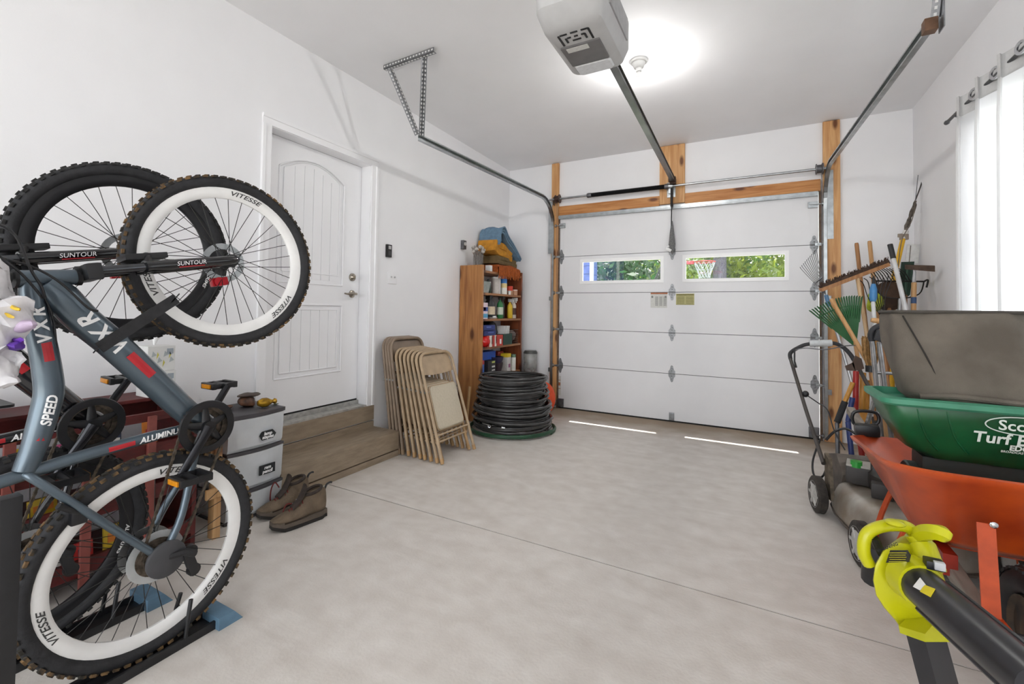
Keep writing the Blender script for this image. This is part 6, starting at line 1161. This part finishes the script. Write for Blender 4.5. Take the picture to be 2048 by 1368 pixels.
# white pole with black grip
t = tool('white_pole', 'white metal pole with a black grip at its top', 'pole'); tp, b2_ = P(1780, 489, y=4.72), P(1812, 622, y=4.60); f_ = V((1.04, 4.40, 0)); obj('grip', B().tube([tp, tp.lerp(b2_, .22)], .019, 12), BLACK, t); shaft(t, tp.lerp(b2_, .2), b2_, .0165, mat('white_pole_paint', '#d9d9d8', .35, .2, var=.06), 'pole'); shaft(t, b2_, f_, .0165, MATS['white_pole_paint'], 'lower_pole'); base(t, f_)
# pole pruner
t = tool('pole_pruner', 'yellow pole pruner with rope and thin saw reaching up the corner', 'pruner'); YP = colm('#e0ac18', .4); a_, m_, f_ = P(1806, 478, y=4.98), P(1786, 562, y=4.90), V((1.0, 4.62, 0)); obj('pole', B().tube([a_, m_, f_], .018, 12), YP, t)
obj('socket', B().tube([a_, P(1812, 462, y=5.0)], .02, 10), colm('#d6d3ce'), t); h_ = P(1808, 474, y=4.98); obj('pulley', B().box(h_, (.06, .03, .05), bev=.008).box(P(1800, 471, y=4.97), (.03, .02, .03), bev=.004), mat('tarnished_pulley', '#8c7f72', .5, .6), t)
obj('pruner_head', B().tube(bez([P(1812, 462, y=5.0), P(1818, 440, y=5.02), P(1826, 420, y=5.04), P(1831, 402, y=5.06)], 4), [.012, .014, .02, .018, .014, .013, .016, .018, .014, .012, .012, .01, .008], 8).disp(.008, 40), mat('tarnished_head', '#6d645c', .5, .6, var=.3, scale=40), t)
s0, s1 = P(1831, 400, y=5.06), P(1847, 318, y=5.10); obj('saw_blade', B().tube(bez([s0, s0.lerp(s1, .5)+V((.02, 0, 0)), s1], 6), [.010]*6+[.008]*3+[.006]*2+[.003]*2, 6, flat=(1, .3)), mat('dark_saw_steel', '#4f4a48', .5, .6), t)
obj('rope', B().tube(bez([P(1831, 402, y=5.04), P(1824, 440, y=4.99), P(1806, 474, y=4.95), P(1800, 500, y=4.94), P(1795, 540, y=4.9)], 5), .0035, 6), mat('grey_rope', '#6d655c', .9), t); obj('saw_rib', B().tube([s0, s0.lerp(s1, .6)+V((-.02, -.02, 0))], .003, 5), DSTEEL, t); base(t, f_)
# dark green scoop blade, white sheet holder, hoe
t = tool('snow_shovel', 'dark green shovel blade standing up in the corner', 'shovel'); f_ = V((1.10, 4.80, 0)); c_ = [P(1803, 524, y=4.98), P(1829, 523, y=5.0), P(1820, 590, y=4.95), P(1806, 600, y=4.93), P(1795, 585, y=4.95)]; obj('blade', B().loft([c_, [p+V((0, .01, 0)) for p in c_]]), colm('#1d3a2c', .5), t, smooth=False); obj('ridge', B().tube([P(1815, 530, y=4.965), P(1810, 595, y=4.92)], .008, 6), colm('#264a38', .5), t); shaft(t, P(1811, 590, y=4.93), f_, .014, ASHD); base(t, f_)
t = tool('mop_head', 'white rectangular mop frame standing against the corner wall', 'mop'); f_ = V((1.18, 4.98, 0)); c_ = P(1825, 508, y=5.12); obj('frame', B().box(c_, (.085, .02, .17), MX.Rotation(.08, 3, 'Y'), bev=.004), colm('#d6d6d4', .4), t); obj('groove', B().box(c_+V((-.02, -.011, 0)), (.006, .003, .15), MX.Rotation(.08, 3, 'Y')), colm('#6f675f'), t, smooth=False); shaft(t, c_-V((0, 0, .08)), f_, .012, ALU); base(t, f_)
t = tool('garden_hoe', 'hoe with a rusty brown blade and blue-labelled wooden handle', 'hoe'); f_ = V((1.17, 4.55, 0)); l_, r_ = P(1810, 530, y=4.72), P(1870, 532, x=1.27); sk = P(1829, 548, y=4.72); hm_ = P(1828, 565, y=4.70); hb_ = P(1827, 622, y=4.68)
obj('blade', B().loft([[l_, r_, r_-V((0, 0, .045)), l_-V((0, 0, .035))], [p+V((0, .006, .004)) for p in (l_, r_, r_-V((0, 0, .045)), l_-V((0, 0, .035)))]]), mat('rusty_hoe_blade', '#58463a', .6, .5, var=.2, scale=30), t, smooth=False)
obj('neck', B().tube([P(1829, 532, y=4.72), sk, hm_], [.008, .010, .013], 8), ALU, t); shaft(t, hm_, hb_, .0175, ASH); obj('label_band', B().cyl(hm_.lerp(hb_, .52), hm_.lerp(hb_, .74), .0182, 12), colm('#2d4a72', .5), t); shaft(t, hb_, f_, .0175, ASH, 'lower_handle'); base(t, f_)
# round-point shovel, dark rusty
t = tool('round_shovel', 'rust brown round shovel blade behind the bow rake', 'shovel'); f_ = V((1.0, 4.72, 0)); c_ = P(1778, 592, y=4.80); ring_ = lambda s_: [c_+V((.11*s_*cos(a), .02*s_*s_-.02, .125*s_*sin(a))) for a in [2*PI*k/18 for k in range(18)]]; obj('blade', B().loft([ring_(.05), ring_(.5), ring_(1.0), [p+V((0, .006, 0)) for p in ring_(1.0)], [p+V((0, .006, 0)) for p in ring_(.05)]]), mat('rust_brown_blade', '#4a3526', .65, .4, var=.25, scale=20), t); shaft(t, c_-V((0, 0, .10)), f_, .014, ASHD); base(t, f_)
# blue-gripped cultivator with T handle
t = tool('weeder', 'white-shafted weeder with blue grip', 'weeder'); f_ = V((.88, 4.20, 0)); a_, b_ = P(1747, 568, y=4.42), P(1746, 603, y=4.41); obj('grip', B().tube([a_, a_.lerp(b_, .3), a_.lerp(b_, .8), b_], [.014, .024, .025, .018], 12), colm('#3f7fb5', .4), t); obj('tip', B().tube([a_+V((0, 0, .06)), a_], [.006, .012], 8), BLACK, t); shaft(t, b_, f_, .014, MATS['white_pole_paint']); base(t, f_)
t = tool('hand_spade', 'spade with a short wooden T grip', 'spade'); l_, r_ = P(1742, 640, y=4.0), P(1772, 644, y=4.0); f_ = V((.92, 3.92, 0)); obj('t_grip', B().tube([l_, l_.lerp(r_, .2), l_.lerp(r_, .8), r_], [.014, .018, .018, .013], 12), ASH, t); obj('yoke', B().tube(bez([r_, P(1776, 652, y=4.0), P(1765, 665, y=4.0), P(1760, 680, y=4.0)], 4), .008, 8), STEEL, t); shaft(t, P(1760, 675, y=4.0), f_, .014, ASHD); base(t, f_)
t = tool('hand_rake', 'small rake with orange wooden-coloured tines', 'rake'); f_ = V((1.03, 4.1, 0)); ap = P(1787, 655, y=4.2)
for k in range(8): tp = P(1765+4*k, 630-1.2*k, y=4.18); obj('tine', B().tube(bez([ap, ap.lerp(tp, .7), tp+V((0, -.02, 0))], 4), .004, 5), colm('#b9803c', .5), t)
obj('head', B().box(ap, (.06, .03, .03), bev=.006), colm('#b9803c', .5), t); shaft(t, ap, f_, .013, ASHD); base(t, f_)
# green and lime bits
obj('garden_glove', B().ell(P(1748, 605, y=4.75), (.06, .03, .09), 14).disp(.025, 14, 3), mat('lime_glove', '#a9b52e', .8, var=.25, scale=40), label='lime green garden glove stuffed among the tools', cat='glove')
# hand truck with black loop handle
t = tool('hand_truck', 'silver hand truck with a padded black loop handle', 'hand truck'); HTM = mat('brushed_aluminium', '#b8b9bb', .35, .85, var=.15, scale=20)
l0, r0 = P(1745, 674, y=3.62), P(1795, 660, y=3.62); obj('loop_handle', B().tube(bez([P(1744, 682, y=3.62), P(1742, 668, y=3.62), P(1752, 655, y=3.62), P(1772, 651, y=3.62), P(1800, 652, y=3.62), P(1812, 662, y=3.62), P(1812, 680, y=3.62)], 5), .018, 10), FOAM, t); obj('hand_pad', B().box(P(1768, 674, y=3.60), (.10, .05, .07), MX.Rotation(.3, 3, 'Y'), bev=.012), FOAM, t)
foot = V((.95, 3.74, 0))
for a_, b_ in (((1744, 682), (.79, 3.74, .03)), ((1758, 684), (.85, 3.74, .03)), ((1800, 684), (1.10, 3.74, .03))): obj('rail', B().tube([P(*a_, y=3.62), V(b_)], .0135, 10), HTM, t)
for z_ in (.30, .60, .85): q = (1.07-z_)/1.07; obj('cross_strap', B().tube([V((.70+.1*q, 3.62+.12*q, z_)), V((.95+.15*q, 3.62+.12*q, z_))], .010, 8), HTM, t)
obj('toe_plate', B().bb((.78, 3.74, .004), (1.12, 3.94, .012)), HTM, t, smooth=False)
for x in (.76, 1.14): obj('wheel', B().lathe([(0, -.03), (.06, -.03), (.10, -.025), (.10, .025), (.06, .03), (0, .03)], (x, 3.69, .101), (1, 0, 0), 24), TYR, t)
base(t, foot)
# loppers, axes, straw broom, bat
def stick(name, label, cat, tops, m, r=.016, foot=None, extra=None, mgrip=None):
    t = tool(name, label, cat); f_ = V(foot); shaft(t, tops[0], tops[1], r, m)
    if mgrip: obj('grip', B().tube([tops[1], tops[2]], r*1.35, 10), mgrip, t); shaft(t, tops[2], f_, r*.9, DSTEEL, 'lower_shaft')
    else: shaft(t, tops[1], f_, r, m, 'lower_handle')
    if extra: extra(t)
    base(t, f_); return t
OH = mat('amber_lacquer_handle', '#c58a35', .4, var=.15, scale=10, stretch=(6, 6, 1)); RH = colm('#a3201a', .4); BH = colm('#23336b', .45)
def lophead(t): c = P(1711, 742, y=3.98); obj('lopper_blade', B().prism([(0, 0), (.05, .02), (.035, .09), (.0, .11), (-.02, .05)], c, (1, 0, 0), (0, 0, 1), (0, .012, 0)).prism([(0, 0), (-.05, -.0), (-.06, .03), (-.01, .06)], c, (1, 0, 0), (0, 0, 1), (0, .012, 0)), mat('brown_steel_blade', '#5c4b42', .5, .5), t)
stick('loppers', 'red-handled loppers standing among the tools', 'loppers', [P(1712, 742, y=3.98), P(1711, 820, y=3.95)], RH, .018, (.72, 3.93, 0), lophead)
stick('long_loppers', 'amber wooden lopper handle with a black rubber grip', 'loppers', [P(1706, 765, y=3.92), P(1690, 803, y=3.9), P(1674, 845, y=3.88)], OH, .015, (.55, 3.86, 0), None, RUBBER)
stick('splitting_axe', 'amber wooden axe handle behind the red loppers', 'axe', [P(1726, 745, y=4.05), P(1724, 818, y=4.02)], OH, .019, (.78, 4.0, 0)); stick('hatchet', 'second amber handle right of the red loppers', 'axe', [P(1735, 760, y=4.1), P(1733, 818, y=4.08)], OH, .016, (.83, 4.06, 0))
stick('pruning_saw', 'blue-gripped pruning handle left of the red loppers', 'pruner', [P(1705, 795, y=3.8), P(1696, 843, y=3.78)], BH, .016, (.63, 3.76, 0))
t = tool('straw_broom', 'straw broom bound with black tape, head upward', 'broom'); f_ = V((.90, 3.80, 0)); c_ = P(1742, 722, y=3.88); b = B(); rs_ = random.Random(8)
for k in range(90): a = rs_.uniform(0, 6.28); q = rs_.random()**.5; b.tube([c_+V((.02*q*cos(a), .02*q*sin(a), -.06)), c_+V((.05*q*cos(a), .03*q*sin(a), .05)), c_+V((.055*q*cos(a), .035*q*sin(a), .15+.02*rs_.random()))], .003, 4)
obj('straw', b, mat('straw', '#b58a55', .8, var=.25, scale=50), t, kind='stuff'); obj('tape_band', B().tube([c_+V((0, 0, -.03)), c_+V((0, 0, -.075))], .032, 12), BLACK, t); shaft(t, c_-V((0, 0, .05)), f_, .014, ASH); base(t, f_)
t = thing('hedge_trimmer', 'black hedge trimmer with a looped front handle lying on the back rim of the barrow', 'hedge trimmer', P(1730, 872, y=2.93))
obj('loop_guard', B().tube(bez([P(1709, 824, y=2.95), P(1752, 826, y=2.95), P(1753, 848, y=2.95), P(1710, 849, y=2.95)], 5, True), .008, 8, closed=True), BLACK, t); obj('motor_body', B().beam(P(1708, 858, y=2.93), P(1760, 862, y=2.92), .075, .06, bev=.02), BLACK, t); obj('blade', B().beam(P(1733, 852, y=2.95), P(1752, 790, y=3.12), .010, .04), mat('scraped_steel', '#9a9895', .45, .8, var=.35, scale=30), t, smooth=False)
# green-tipped stake by the curtain
t = thing('plant_stake', 'wooden stake with a green painted top beside the curtain', 'stake', (1.28, 3.98, 0)); tp = P(1931, 528, x=1.285); obj('stake', B().bb((tp.x-.01, tp.y-.014, 0), (tp.x+.01, tp.y+.014, 1.34), .002), ASH, t, smooth=False); obj('green_top', B().bb((tp.x-.011, tp.y-.015, 1.34), (tp.x+.011, tp.y+.015, tp.z), .002), colm('#2c4f35', .5), t, smooth=False)
# slatted bundle of aluminium trim leaning beside the hand truck
for i, (u0, u1) in enumerate(((1776, 1800), (1784, 1806))): obj('aluminium_strip', B().beam(P(u0, 700, y=3.5), V((1.13+.03*i, 3.56, .0)), .03, .006), ALU, label=('left', 'right')[i]+' of two aluminium strips leaning behind the grass bag', cat='strip', group='aluminium strips', smooth=False)
